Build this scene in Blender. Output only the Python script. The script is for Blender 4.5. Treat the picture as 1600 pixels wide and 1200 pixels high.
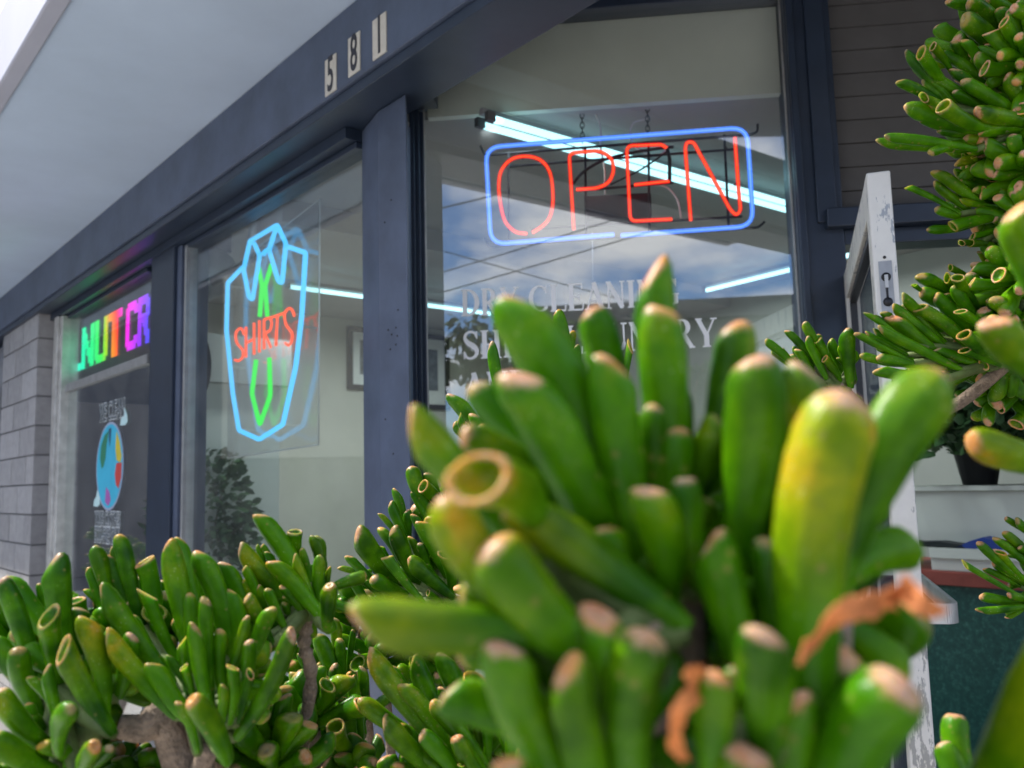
import bpy, bmesh, math, random
from mathutils import Vector, Matrix, noise
random.seed(7)
R = math.radians
SC = bpy.context.scene
for o in list(bpy.data.objects):
    bpy.data.objects.remove(o)

# ------------------------------------------------------------------ camera, sky, sun, exposure
ZC = 1.54                                   # eye height of the photographer
FPX = 1350.0                                # focal length in pixels of a 1600 px wide frame
PITCH, ROLL = R(6.51), R(-1.478)
fw = Vector((0, math.cos(PITCH), math.sin(PITCH)))
r0 = Vector((1, 0, 0)); u0 = r0.cross(fw)
RT = r0 * math.cos(ROLL) + u0 * math.sin(ROLL)
UP = u0 * math.cos(ROLL) - r0 * math.sin(ROLL)
EYE = Vector((0, 0, ZC))
cam_d = bpy.data.cameras.new('camera'); cam = bpy.data.objects.new('camera', cam_d)
SC.collection.objects.link(cam); SC.camera = cam
cam_d.sensor_width = 36; cam_d.lens = FPX / 1600 * 36
cam.matrix_world = Matrix(((RT.x, UP.x, -fw.x, 0), (RT.y, UP.y, -fw.y, 0), (RT.z, UP.z, -fw.z, ZC), (0, 0, 0, 1)))
cam_d.clip_start = 0.01; cam_d.clip_end = 2000
cam_d.dof.use_dof = True; cam_d.dof.focus_distance = 1.12; cam_d.dof.aperture_fstop = 7.9

SUN_AZ, SUN_EL = R(-66), R(48)              # azimuth from +Y, clockwise
w = bpy.data.worlds.new('World'); SC.world = w; w.use_nodes = True
nt = w.node_tree; nt.nodes.clear()
N_ = nt.nodes.new; L_ = nt.links.new
out = N_('ShaderNodeOutputWorld'); bg = N_('ShaderNodeBackground'); bg.inputs[1].default_value = 0.125
sky = N_('ShaderNodeTexSky'); sky.sky_type = 'NISHITA'; sky.sun_disc = False
sky.sun_elevation = SUN_EL; sky.sun_rotation = SUN_AZ; sky.air_density = 1.0; sky.dust_density = 1.2; sky.ozone_density = 1.4
tc = N_('ShaderNodeTexCoord'); sep = N_('ShaderNodeSeparateXYZ'); L_(tc.outputs['Generated'], sep.inputs[0])
az = N_('ShaderNodeMath'); az.operation = 'ADD'; az.inputs[1].default_value = 0.22; L_(sep.outputs[2], az.inputs[0])
mx = N_('ShaderNodeMath'); mx.operation = 'MAXIMUM'; mx.inputs[1].default_value = 0.1; L_(az.outputs[0], mx.inputs[0])
dv = N_('ShaderNodeVectorMath'); dv.operation = 'DIVIDE'; cx = N_('ShaderNodeCombineXYZ')
for i in range(3): L_(mx.outputs[0], cx.inputs[i])
L_(tc.outputs['Generated'], dv.inputs[0]); L_(cx.outputs[0], dv.inputs[1])
mp = N_('ShaderNodeMapping'); mp.inputs['Location'].default_value = (3.1, 0.75, 0); L_(dv.outputs[0], mp.inputs[0])
nz = N_('ShaderNodeTexNoise'); nz.inputs['Scale'].default_value = 1.6; nz.inputs['Detail'].default_value = 7; nz.inputs['Roughness'].default_value = 0.55
L_(mp.outputs[0], nz.inputs['Vector'])
cr = N_('ShaderNodeValToRGB'); cr.color_ramp.elements[0].position = 0.46; cr.color_ramp.elements[1].position = 0.60
L_(nz.outputs[0], cr.inputs[0])
mix = N_('ShaderNodeMix'); mix.data_type = 'RGBA'; L_(cr.outputs[0], mix.inputs[0]); gain = N_('ShaderNodeVectorMath'); gain.operation = 'MULTIPLY'; gain.inputs[1].default_value = (0.9, 1.15, 1.55); L_(sky.outputs[0], gain.inputs[0]); L_(gain.outputs[0], mix.inputs[6])
mix.inputs[7].default_value = (10.5, 10.4, 10.8, 1)
L_(mix.outputs[2], bg.inputs[0]); L_(bg.outputs[0], out.inputs[0])

sd = bpy.data.lights.new('sun', 'SUN'); sd.energy = 5.0; sd.angle = R(1.0); sd.color = (1, 0.94, 0.84)
sun = bpy.data.objects.new('sun', sd); SC.collection.objects.link(sun)
sdir = Vector((math.sin(SUN_AZ) * math.cos(SUN_EL), math.cos(SUN_AZ) * math.cos(SUN_EL), math.sin(SUN_EL)))
sun.rotation_euler = sdir.to_track_quat('Z', 'Y').to_euler()
SC.view_settings.view_transform = 'Standard'; SC.view_settings.look = 'None'; SC.view_settings.exposure = 0.76; SC.view_settings.gamma = 1
SC.view_settings.use_curve_mapping = False
SC.render.engine = 'CYCLES'
cy = SC.cycles; cy.use_denoising = True; cy.max_bounces = 8; cy.transparent_max_bounces = 12; cy.diffuse_bounces = 4; cy.glossy_bounces = 4
cy.caustics_reflective = False; cy.caustics_refractive = False; cy.sample_clamp_indirect = 6

# ------------------------------------------------------------------ survey helpers
A_, B_ = R(41.05), R(-5.96)
U = Vector((-math.sin(A_), math.cos(A_), 0)); N = Vector((math.cos(A_), math.sin(A_), 0))     # along the facade (away), into the building
OD = Vector((math.cos(B_), math.sin(B_), 0)); ON = Vector((-math.sin(B_), math.cos(B_), 0))   # along the angled entry wall, into the building
Z = Vector((0, 0, 1))
MO = 2.559; NW = 1.357                      # glass planes of the entry wall and of the facade
def P(s, n, z): return U * s + N * n + Z * (z + ZC)
def Q(t, m, z): return OD * t + ON * m + Z * (z + ZC)
def ray(x, y): return RT * ((x - 800) / FPX) - UP * ((y - 600) / FPX) + fw
def hit(x, y, nrm, d): v = ray(x, y); return EYE + v * (d / v.dot(nrm))
def px(x, y, depth): return EYE + ray(x, y) * depth
def refl(p): return p - ON * (2 * (p.dot(ON) - MO))

# ------------------------------------------------------------------ materials
MATS = {}
def mat(name, col, rough=0.6, metal=0.0, var=0.12, scale=6.0, bump=0.0, bscale=60.0, emit=None, es=0.0, spec=0.5, coat=0.0):
    if name in MATS: return MATS[name]
    m = bpy.data.materials.new(name); m.use_nodes = True; MATS[name] = m
    t = m.node_tree; b = t.nodes['Principled BSDF']
    b.inputs['Roughness'].default_value = rough; b.inputs['Metallic'].default_value = metal
    b.inputs['Specular IOR Level'].default_value = spec; b.inputs['Coat Weight'].default_value = coat
    g = t.nodes.new('ShaderNodeNewGeometry')
    n = t.nodes.new('ShaderNodeTexNoise'); n.inputs['Scale'].default_value = scale; n.inputs['Detail'].default_value = 6; n.inputs['Roughness'].default_value = 0.6
    t.links.new(g.outputs['Position'], n.inputs['Vector'])
    r = t.nodes.new('ShaderNodeValToRGB')
    r.color_ramp.elements[0].position = 0.3; r.color_ramp.elements[1].position = 0.7
    r.color_ramp.elements[0].color = tuple(max(0, c * (1 - var)) for c in col) + (1,)
    r.color_ramp.elements[1].color = tuple(min(1, c * (1 + var)) for c in col) + (1,)
    t.links.new(n.outputs[0], r.inputs[0]); t.links.new(r.outputs[0], b.inputs['Base Color'])
    if bump:
        n2 = t.nodes.new('ShaderNodeTexNoise'); n2.inputs['Scale'].default_value = bscale; n2.inputs['Detail'].default_value = 5
        t.links.new(g.outputs['Position'], n2.inputs['Vector'])
        bp = t.nodes.new('ShaderNodeBump'); bp.inputs['Strength'].default_value = bump; bp.inputs['Distance'].default_value = 0.004
        t.links.new(n2.outputs[0], bp.inputs['Height']); t.links.new(bp.outputs[0], b.inputs['Normal'])
    if emit:
        b.inputs['Emission Color'].default_value = emit + (1,); b.inputs['Emission Strength'].default_value = es
    return m

def glass_mat(name, refl_base, tint=(0.93, 0.96, 0.95), dirt=0.0, rough=0.0):
    m = bpy.data.materials.new(name); m.use_nodes = True; t = m.node_tree; t.nodes.clear(); MATS[name] = m
    o = t.nodes.new('ShaderNodeOutputMaterial'); mx = t.nodes.new('ShaderNodeMixShader')
    tr = t.nodes.new('ShaderNodeBsdfTransparent'); tr.inputs[0].default_value = tint + (1,)
    gl = t.nodes.new('ShaderNodeBsdfGlossy'); gl.inputs['Roughness'].default_value = rough; gl.inputs[0].default_value = (0.97, 0.98, 1, 1)
    fr = t.nodes.new('ShaderNodeFresnel'); gb = t.nodes.new('ShaderNodeNewGeometry'); io = t.nodes.new('ShaderNodeMapRange'); io.inputs[3].default_value = 1.5; io.inputs[4].default_value = 1 / 1.5
    t.links.new(gb.outputs['Backfacing'], io.inputs[0]); t.links.new(io.outputs[0], fr.inputs[0])
    ad = t.nodes.new('ShaderNodeMath'); ad.operation = 'ADD'; ad.use_clamp = True; ad.inputs[1].default_value = refl_base
    t.links.new(fr.outputs[0], ad.inputs[0]); t.links.new(ad.outputs[0], mx.inputs[0]); t.links.new(tr.outputs[0], mx.inputs[1]); t.links.new(gl.outputs[0], mx.inputs[2])
    last = mx
    if dirt:
        df = t.nodes.new('ShaderNodeBsdfDiffuse'); df.inputs[0].default_value = (0.7, 0.7, 0.68, 1)
        n = t.nodes.new('ShaderNodeTexNoise'); n.inputs['Scale'].default_value = 5; n.inputs['Detail'].default_value = 8
        g = t.nodes.new('ShaderNodeNewGeometry'); t.links.new(g.outputs['Position'], n.inputs['Vector'])
        r = t.nodes.new('ShaderNodeMapRange'); r.inputs[1].default_value = 0.35; r.inputs[2].default_value = 0.8; r.inputs[4].default_value = dirt
        t.links.new(n.outputs[0], r.inputs[0]); m2 = t.nodes.new('ShaderNodeMixShader')
        t.links.new(r.outputs[0], m2.inputs[0]); t.links.new(mx.outputs[0], m2.inputs[1]); t.links.new(df.outputs[0], m2.inputs[2]); last = m2
    t.links.new(last.outputs[0], o.inputs[0])
    return m

def emis(name, col, st, trans=0.0):
    m = bpy.data.materials.new(name); m.use_nodes = True; t = m.node_tree; t.nodes.clear(); MATS[name] = m
    o = t.nodes.new('ShaderNodeOutputMaterial'); e = t.nodes.new('ShaderNodeEmission'); e.inputs[0].default_value = col + (1,); e.inputs[1].default_value = st
    if trans:
        tr = t.nodes.new('ShaderNodeBsdfTransparent'); mx = t.nodes.new('ShaderNodeMixShader'); mx.inputs[0].default_value = trans
        t.links.new(e.outputs[0], mx.inputs[1]); t.links.new(tr.outputs[0], mx.inputs[2]); t.links.new(mx.outputs[0], o.inputs[0])
    else: t.links.new(e.outputs[0], o.inputs[0])
    return m

NAVY = mat('navy_paint', (0.074, 0.096, 0.148), 0.42, var=0.26, scale=5, bump=0.10, bscale=45)
NAVY2 = mat('navy_frame_paint', (0.022, 0.034, 0.058), 0.36, var=0.15, scale=12, bump=0.05, bscale=60)
SOFFIT = mat('soffit_plaster', (0.50, 0.60, 0.73), 0.85, var=0.07, scale=2.0, bump=0.10, bscale=120)
FASCIA = mat('fascia_paint', (0.42, 0.43, 0.50), 0.6, var=0.04, scale=3)
ALU = mat('bare_aluminium', (0.60, 0.60, 0.58), 0.42, 0.55, var=0.22, scale=14, bump=0.08, bscale=90)
ALUD = mat('dull_aluminium', (0.36, 0.37, 0.38), 0.45, 0.5, var=0.15, scale=20)
CREAM2 = mat('bulkhead_cream', (0.88, 0.84, 0.74), 0.8, var=0.06, scale=4)
CREAM = mat('cream_wall_paint', (0.52, 0.50, 0.43), 0.8, var=0.06, scale=3)
CEIL = mat('ceiling_paint', (0.42, 0.40, 0.39), 0.85, var=0.08, scale=2.5)
GREYW = mat('grey_wall_paint', (0.42, 0.42, 0.38), 0.8, var=0.06, scale=3)
SIDING = mat('siding_paint', (0.105, 0.10, 0.097), 0.7, var=0.10, scale=10)
BLOCK = mat('concrete_block', (0.40, 0.395, 0.40), 0.9, var=0.12, scale=18, bump=0.35, bscale=220)
_t = BLOCK.node_tree; _b = _t.nodes['Principled BSDF']; _o = _t.nodes.new('ShaderNodeObjectInfo'); _h = _t.nodes.new('ShaderNodeHueSaturation'); _r = _t.nodes.new('ShaderNodeMapRange')
_r.inputs[3].default_value = .74; _r.inputs[4].default_value = .95; _t.links.new(_o.outputs['Random'], _r.inputs[0]); _t.links.new(_r.outputs[0], _h.inputs['Value']); _t.links.new(_b.inputs['Base Color'].links[0].from_socket, _h.inputs['Color']); _t.links.new(_h.outputs[0], _b.inputs['Base Color'])
MORTAR = mat('mortar', (0.16, 0.16, 0.165), 0.95, var=0.12, scale=30)
CONC = mat('pavement_concrete', (0.50, 0.49, 0.475), 0.9, var=0.12, scale=5, bump=0.2, bscale=120)
ASPH = mat('asphalt', (0.055, 0.055, 0.058), 0.9, var=0.15, scale=20, bump=0.3, bscale=150)
SOIL = mat('soil', (0.07, 0.05, 0.035), 0.95, var=0.3, scale=40, bump=0.6, bscale=120)
BLACK = mat('black_metal', (0.012, 0.012, 0.014), 0.5, var=0.1)
BLKP = mat('black_plastic', (0.02, 0.02, 0.024), 0.4, var=0.1)
WHITEP = mat('white_plastic', (0.75, 0.75, 0.73), 0.5, var=0.05)
WLET = mat('white_vinyl', (0.93, 0.93, 0.92), 0.6, var=0.03)
PLATE = mat('number_plate_cream', (0.62, 0.58, 0.50), 0.55, var=0.1, scale=30)
NUMB = mat('number_black', (0.03, 0.03, 0.04), 0.5, var=0.1)
REDW = mat('red_ledge_laminate', (0.25, 0.06, 0.045), 0.5, var=0.2, scale=15)
PANEL = mat('counter_panel_white', (0.60, 0.62, 0.56), 0.6, var=0.05, scale=4)
WOODF = mat('dark_picture_frame', (0.03, 0.022, 0.02), 0.45, var=0.2)
PAPER = mat('picture_mount', (0.80, 0.80, 0.76), 0.8, var=0.04)
PRINT = mat('picture_print', (0.14, 0.15, 0.16), 0.7, var=0.6, scale=18)
IFLOOR = mat('interior_floor_vinyl', (0.30, 0.28, 0.25), 0.5, var=0.1, scale=8)
GLASS_O = glass_mat('entry_window_glass', 0.088, dirt=0.03)
GLASS_W = glass_mat('shop_window_glass', 0.03, dirt=0.04)
GLASS_D = glass_mat('door_glass', 0.02, dirt=0.03)
ACRYL = glass_mat('clear_acrylic', 0.035, tint=(0.9, 0.92, 0.93), dirt=0.10)
ACREDGE = mat('acrylic_edge', (0.55, 0.58, 0.6), 0.4, var=0.05)

def granite():
    m = mat('green_granite', (0.02, 0.08, 0.065), 0.35, var=0.5, scale=60); t = m.node_tree
    r = [n for n in t.nodes if n.type == 'VALTORGB'][0]
    r.color_ramp.elements[0].color = (0.012, 0.055, 0.048, 1); r.color_ramp.elements[1].color = (0.06, 0.17, 0.14, 1)
    e = r.color_ramp.elements.new(0.52); e.color = (0.02, 0.085, 0.07, 1)
    e = r.color_ramp.elements.new(0.62); e.color = (0.035, 0.12, 0.10, 1)
    return m
GRANITE = granite()

# ------------------------------------------------------------------ mesh helpers
class MB:
    def __init__(self): self.v = []; self.f = []; self.sm = []; self.mi = []; self.cur = 0
    def add(self, vs, fs, smooth=False):
        o = len(self.v); self.v += [tuple(x) for x in vs]
        for f in fs: self.f.append(tuple(i + o for i in f)); self.sm.append(smooth); self.mi.append(self.cur)
    def box8(self, c):
        self.add(c, [(0, 3, 2, 1), (4, 5, 6, 7), (0, 1, 5, 4), (1, 2, 6, 5), (2, 3, 7, 6), (3, 0, 4, 7)])
    def fbox(self, F, a0, a1, b0, b1, z0, z1):   # box in a frame F(a, b, z)
        self.box8([F(a0, b0, z0), F(a1, b0, z0), F(a1, b1, z0), F(a0, b1, z0), F(a0, b0, z1), F(a1, b0, z1), F(a1, b1, z1), F(a0, b1, z1)])
    def prism(self, poly, d):                    # polygon extruded by vector d
        n = len(poly); d = Vector(d); p = [Vector(q) for q in poly]
        self.add(p + [q + d for q in p], [tuple(range(n - 1, -1, -1)), tuple(range(n, 2 * n))] + [(i, (i + 1) % n, (i + 1) % n + n, i + n) for i in range(n)])
    def tube(self, pts, r, seg=8, caps=True):
        pts = [Vector(p) for p in pts]; k = len(pts)
        rs = r if isinstance(r, (list, tuple)) else [r] * k
        vs = []; fs = []; prev = None
        for i, p in enumerate(pts):
            t = (pts[min(i + 1, k - 1)] - pts[max(i - 1, 0)]).normalized()
            if prev is None:
                a = Vector((0, 0, 1)) if abs(t.z) < 0.9 else Vector((1, 0, 0)); x = t.cross(a).normalized()
            else:
                x = (prev - t * prev.dot(t)); x = x.normalized() if x.length > 1e-6 else t.orthogonal().normalized()
            prev = x; y = t.cross(x)
            for j in range(seg):
                an = 2 * math.pi * j / seg; vs.append(p + (x * math.cos(an) + y * math.sin(an)) * rs[i])
        for i in range(k - 1):
            for j in range(seg):
                a = i * seg + j; b = i * seg + (j + 1) % seg; fs.append((a, b, b + seg, a + seg))
        if caps: fs.append(tuple(range(seg - 1, -1, -1))); fs.append(tuple(range((k - 1) * seg, k * seg)))
        self.add(vs, fs, True)
    def mesh(self, name, mats):
        m = bpy.data.meshes.new(name); m.from_pydata(self.v, [], self.f)
        m.polygons.foreach_set('use_smooth', self.sm); m.polygons.foreach_set('material_index', self.mi)
        for x in (mats if isinstance(mats, (list, tuple)) else [mats]): m.materials.append(x)
        bm = bmesh.new(); bm.from_mesh(m); bmesh.ops.recalc_face_normals(bm, faces=bm.faces); bm.to_mesh(m); bm.free()
        m.update(); return m
    def build(self, name, mats, parent=None):
        return obj(name, self.mesh(name, mats), parent)

def obj(name, me, parent=None, M=None):
    o = bpy.data.objects.new(name, me); SC.collection.objects.link(o)
    if parent is not None:
        o.parent = parent; o.matrix_parent_inverse = Matrix.Identity(4)
        W = M if M is not None else Matrix.Identity(4)
        o.matrix_basis = WM[parent.name].inverted() @ W; WM[o.name] = W
    else:
        if M is not None: o.matrix_basis = M
        WM[o.name] = M if M is not None else Matrix.Identity(4)
    return o
WM = {}
def empty(name, loc, label, cat, group=None):
    o = bpy.data.objects.new(name, None); SC.collection.objects.link(o); o.empty_display_size = 0.1
    o.location = loc; WM[o.name] = Matrix.Translation(Vector(loc)); tag(o, label, cat, group); return o
def tag(o, label=None, cat=None, group=None, kind=None):
    if label: o['label'] = label
    if cat: o['category'] = cat
    if group: o['group'] = group
    if kind: o['kind'] = kind
    return o
def bevel(o, wd=0.003, seg=2):
    b = o.modifiers.new('bevel', 'BEVEL'); b.width = wd; b.segments = seg; b.limit_method = 'ANGLE'; b.angle_limit = R(40); return o
def smooth_path(pts, n=6, closed=False):          # Catmull-Rom
    pts = [Vector(p) for p in pts]; k = len(pts); outp = []
    for i in range(k - 1):
        p0 = pts[max(i - 1, 0)]; p1 = pts[i]; p2 = pts[i + 1]; p3 = pts[min(i + 2, k - 1)]
        for j in range(n):
            t = j / n
            outp.append(0.5 * ((2 * p1) + (p2 - p0) * t + (2 * p0 - 5 * p1 + 4 * p2 - p3) * t * t + (3 * p1 - p0 - 3 * p2 + p3) * t ** 3))
    outp.append(pts[-1]); return outp
def round_path(pts, rad, n=5):                    # straight runs with rounded corners
    pts = [Vector(p) for p in pts]; outp = [pts[0]]
    for i in range(1, len(pts) - 1):
        a, b, c = pts[i - 1], pts[i], pts[i + 1]
        r1 = min(rad, (a - b).length * 0.45, (c - b).length * 0.45)
        p = b + (a - b).normalized() * r1; q = b + (c - b).normalized() * r1
        for j in range(n + 1):
            t = j / n; outp.append(p * (1 - t) ** 2 + b * 2 * t * (1 - t) + q * t * t)
    outp.append(pts[-1]); return outp

# ------------------------------------------------------------------ ground
def structure(name, mb, m): o = mb.build(name, m); o['kind'] = 'structure'; return o
g = MB(); g.add([(-200, -200, -0.12), (200, -200, -0.12), (200, 200, -0.12), (-200, 200, -0.12)], [(0, 1, 2, 3)]); structure('ground', g, ASPH)
g = MB(); g.fbox(P, -8, 16, -2.6, 1.2, -ZC - 0.10, -ZC); structure('pavement', g, CONC)
g = MB(); g.fbox(P, -2.2, 5.0, -0.05, 0.95, -ZC + 0.001, -ZC + 0.10); structure('planter_bed', g, SOIL)
g = MB(); g.fbox(P, -8, 16, -9.5, -2.62, -ZC - 0.118, -ZC - 0.10); structure('parking_lot', g, CONC)

# ------------------------------------------------------------------ the shop building
shop = empty('storefront_building', P(2.2, 1.36, -ZC), 'dry cleaner storefront with dark navy frames under a pale plaster canopy', 'building')
SOF = 1.37
m = MB(); m.fbox(P, -0.5, 14, 0.585, 1.41, SOF, SOF + 0.10); m.fbox(P, 2.12, 14, 1.4105, 4.6, SOF, SOF + 0.10); m.fbox(P, -0.5, 2.119, 1.411, 4.6, 1.62, 1.70)
canopy = m.build('canopy', SOFFIT, shop)
m = MB(); m.fbox(P, -0.55, 14, 0.53, 0.583, SOF - 0.012, SOF + 0.26); bevel(m.build('fascia', FASCIA, canopy), 0.006)
m = MB(); m.fbox(P, -0.55, -0.503, 0.586, 4.6, SOF - 0.01, SOF + 0.26); m.build('fascia', FASCIA, canopy)
# header beam with a stepped lower lip
m = MB(); m.fbox(P, -0.45, 14, 1.20, 1.418, 1.135, SOF - 0.003)
beam = bevel(m.build('header_beam', NAVY, shop), 0.004)
m = MB(); m.fbox(P, -0.45, 14, 1.212, 1.405, 1.100, 1.133); bevel(m.build('lip', NAVY2, beam), 0.003)
m = MB(); m.fbox(P, 2.24, 14, 1.30, 1.404, 1.062, 1.098); m.build('stop_moulding', NAVY2, beam)
# corner column (between the two windows)
def colpoly(ptsn): return ptsn
def gpt(x, y, nrm, d): v = hit(x, y, nrm, d); v.z = 0; return v
cA = gpt(566, 400, N, NW); cB = gpt(592, 400, N, 1.318); cC = gpt(637, 400, N, 1.318); cD = gpt(640, 400, ON, MO - 0.075); cE = gpt(664, 400, ON, MO - 0.012)
inn = [cE + ON * 0.14, cA + N * 0.13]
col = MB(); col.prism([v for v in (cA, cB, cC, cD, cD + ON * 0.09, cA + N * 0.13)], Z * (ZC + 1.099))
column = bevel(col.build('corner_column', NAVY, shop), 0.006, 3)
m = MB()
for (x0, x1, d) in ((641.5, 649, 0.045), (650.5, 657, 0.03), (658.5, 664, 0.012)):
    a = gpt(x0, 400, ON, MO - d); b = gpt(x1, 400, ON, MO - d); m.prism([a, b, b + ON * (d + 0.02), a + ON * (d + 0.02)], Z * (ZC + 1.16 if x0 > 645 else ZC + 1.2))
bevel(m.build('glazing_moulding', NAVY2, column), 0.002)
m = MB()
a = gpt(664.3, 400, ON, MO - 0.004); b = gpt(666.3, 400, ON, MO - 0.004); m.prism([a, b, b + ON * 0.003, a + ON * 0.003], Z * (ZC + 1.18)); m.build('glazing_bead', ALU, column)
m = MB()
for k in range(14):
    z = -0.35 + 1.35 * random.random(); q = random.choice([(0.3, 0), (0.8, 0), (0.55, 0)])
    p = cB.lerp(cC, 0.15 + 0.75 * random.random()) - N * 0.002 + Z * (ZC + z)
    m.tube([p, p + N * 0.004], 0.0026, 6)
m.build('screw_head', BLACK, column)['kind'] = 'stuff'
# capital block where beam, column and window head meet
m = MB(); a = gpt(628, 150, ON, MO - 0.10); b = gpt(676, 150, ON, MO - 0.10); m.prism([a + Z * (ZC + 1.165), b + Z * (ZC + 1.165), b + ON * 0.085 + Z * (ZC + 1.165), a + ON * 0.085 + Z * (ZC + 1.165)], Z * 0.33); m.build('bracket_block', NAVY2, column)

# entry wall: window, column, transom, siding, door frame
tL = (gpt(666, 400, ON, MO)).dot(OD); tR = gpt(1241, 366, ON, MO).dot(OD); tC = gpt(1311, 345, ON, MO).dot(OD); tEnd = tC + 0.98
WB = -1.0; WT = 1.445
m = MB(); m.fbox(Q, tL - 0.02, tR + 0.002, MO - 0.03, MO + 0.05, WT, WT + 0.07); winO = bevel(m.build('window', NAVY2, shop), 0.003)
m = MB(); m.fbox(Q, tL - 0.02, tR, MO - 0.03, MO + 0.05, WB - 0.08, WB); bevel(m.build('sill', NAVY2, winO), 0.003)
m = MB(); m.fbox(Q, tL, tR, MO, MO + 0.006, WB, WT); m.build('pane', GLASS_O, winO)
m = MB(); m.fbox(Q, tR - 0.005, tR + 0.0, MO - 0.008, MO - 0.002, WB, WT); m.build('glazing_bead', ALU, winO)
m = MB(); m.fbox(Q, tL - 0.05, tEnd + 0.2, MO - 0.01, MO + 0.06, -ZC, WB - 0.082); m.build('bulkhead', GRANITE, shop)
m = MB(); m.fbox(Q, tR + 0.001, tC, MO - 0.05, MO + 0.10, -ZC, 1.52)
dcol = bevel(m.build('door_column', NAVY2, shop), 0.005, 3)
m = MB(); m.fbox(Q, tR + 0.002, tR + 0.022, MO - 0.066, MO - 0.0503, -ZC, 1.5); m.fbox(Q, tC - 0.075, tC - 0.02, MO - 0.062, MO - 0.0503, 0.72, 1.5)
bevel(m.build('moulding', NAVY2, dcol), 0.003)
HB, HT = 0.675, 0.755
m = MB(); m.fbox(Q, tC - 0.055, tEnd, MO - 0.085, MO + 0.06, HB + 0.025, HT); m.fbox(Q, tC + 0.001, tEnd, MO - 0.045, MO + 0.05, HB - 0.02, HB + 0.0245)
m.fbox(Q, tEnd, tEnd + 0.06, MO - 0.05, MO + 0.07, -ZC, HT)
hdr = bevel(m.build('door_frame', NAVY2, shop), 0.003)
m = MB(); m.fbox(Q, tC + 0.002, tEnd + 0.6, MO + 0.012, MO + 0.05, HT + 0.001, 1.56); sid = m.build('siding_wall', SIDING, shop)
pl = MB(); pl.box8([Vector(v) for v in ((0, 0, 0), (1, 0, 0), (1, 0.010, 0), (0, 0.010, 0), (0, 0.007, 0.071), (1, 0.007, 0.071), (1, 0.010, 0.071), (0, 0.010, 0.071))])
plme = pl.mesh('plank', SIDING)
for k in range(11):
    z = HT + 0.002 + k * 0.0725
    Mx = Matrix.Translation(Q(tC + 0.003, MO, z)) @ Matrix.Rotation(B_, 4, 'Z') @ Matrix.Diagonal((tEnd + 0.55 - tC, 1, 1, 1)) @ Matrix.Rotation(R(random.uniform(-0.12, 0.12)), 4, 'Y')
    obj('plank', plme, sid, Mx)
m = MB(); m.prism([Q(tL - 0.3, MO - 1.2, 1.565), Q(tEnd + 0.7, MO - 1.6, 1.565), Q(tEnd + 0.7, MO + 0.1, 1.565), Q(tL - 0.3, MO + 0.1, 1.565)], Z * 0.03)
m.build('recess_soffit', SIDING, shop)

# facade windows
def wpt(x, y): v = hit(x, y, N, NW); return v.dot(U), v.z - ZC
sA = cA.dot(U); sM1, sM2 = 3.83, 4.15; sL2 = 5.56
def fcs(x, y, n): return hit(x, y, N, n).dot(U)
a = fcs(268, 600, NW - .045); b = fcs(233, 600, NW - .045)
m = MB(); m.fbox(P, a + .001, b, NW - 0.045, NW + 0.09, -1.3, 1.099)
mull = bevel(m.build('mullion', NAVY2, shop), 0.004)
m = MB(); m.fbox(P, a - .05, a, NW - .03, NW + .09, -1.3, 1.06); bevel(m.build('side_strip', NAVY, mull), .003)
m = MB(); m.fbox(P, a - 0.10, a - 0.051, NW - 0.015, NW + 0.02, -1.1, 1.06); m.fbox(P, a - 0.095, a - 0.072, NW - 0.024, NW - 0.016, -1.1, 1.05); m.build('aluminium_stop', ALUD, mull)
def window(s0, s1, z0, z1):
    m = MB(); m.fbox(P, s0, s1, NW - 0.02, NW + 0.05, z1, z1 + 0.02); o = bevel(m.build('window', NAVY2, shop), 0.003)
    m = MB(); m.fbox(P, s0, s1, NW - 0.03, NW + 0.05, z0 - 0.06, z0); bevel(m.build('sill', NAVY2, o), 0.003)
    m = MB(); m.fbox(P, s0, s1, NW, NW + 0.006, z0, z1); m.build('pane', GLASS_W, o); return o
window(sA, sM1, -1.1, 1.04); w3 = window(sM2, sL2, -1.1, 1.04)
m = MB(); m.fbox(P, sL2, sL2 + 0.05, NW - 0.045, NW + 0.05, -1.3, 1.06); m.fbox(P, sL2 + 0.052, sL2 + 0.13, NW - 0.06, NW + 0.05, -1.3, 1.06); bevel(m.build('aluminium_jamb', ALU, w3), 0.004)
m = MB(); m.fbox(P, sM2, sL2, NW - 0.015, NW + 0.03, 0.60, 0.645); bevel(m.build('transom_bar', ALUD, w3), 0.003)
m = MB(); m.fbox(P, sA, 5.7, NW - 0.02, NW + 0.06, -ZC, -1.162); m.build('bulkhead', GRANITE, shop)
# concrete block pier
s0, s1, nf, nb = 5.80, 6.80, NW - 0.12, NW + 0.10
m = MB(); m.fbox(P, s0 + 0.006, s1 - 0.006, nf + 0.006, nb, -ZC, 1.10); pier = m.build('block_pier', MORTAR, shop)
bh = 0.178
bl = MB(); bl.fbox(lambda a, b, c: Vector((a, b, c)), 0, 1, 0, 1, 0, 1)
blme = bl.mesh('block', BLOCK)
for k in range(15):
    z0 = -ZC + 0.004 + k * bh; off = 0.2 if k % 2 else 0.0
    cuts = [s0, s0 + 0.40 + off, s0 + 0.8 + off * 0.5, s1] if k % 2 == 0 else [s0, s0 + 0.2, s0 + 0.6, s1]
    for c0, c1 in zip(cuts[:-1], cuts[1:]):
        dn = random.uniform(0, 0.003)
        Mx = Matrix((( -U.x * -(c1 - c0 - 0.010), N.x * 0.212, 0, 0), (U.y * (c1 - c0 - 0.010), N.y * 0.212, 0, 0), (0, 0, bh - 0.011, 0), (0, 0, 0, 1)))
        Mx.translation = P(c0 + 0.002, nf - dn, z0); obj('block', blme, pier, Mx)
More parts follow.
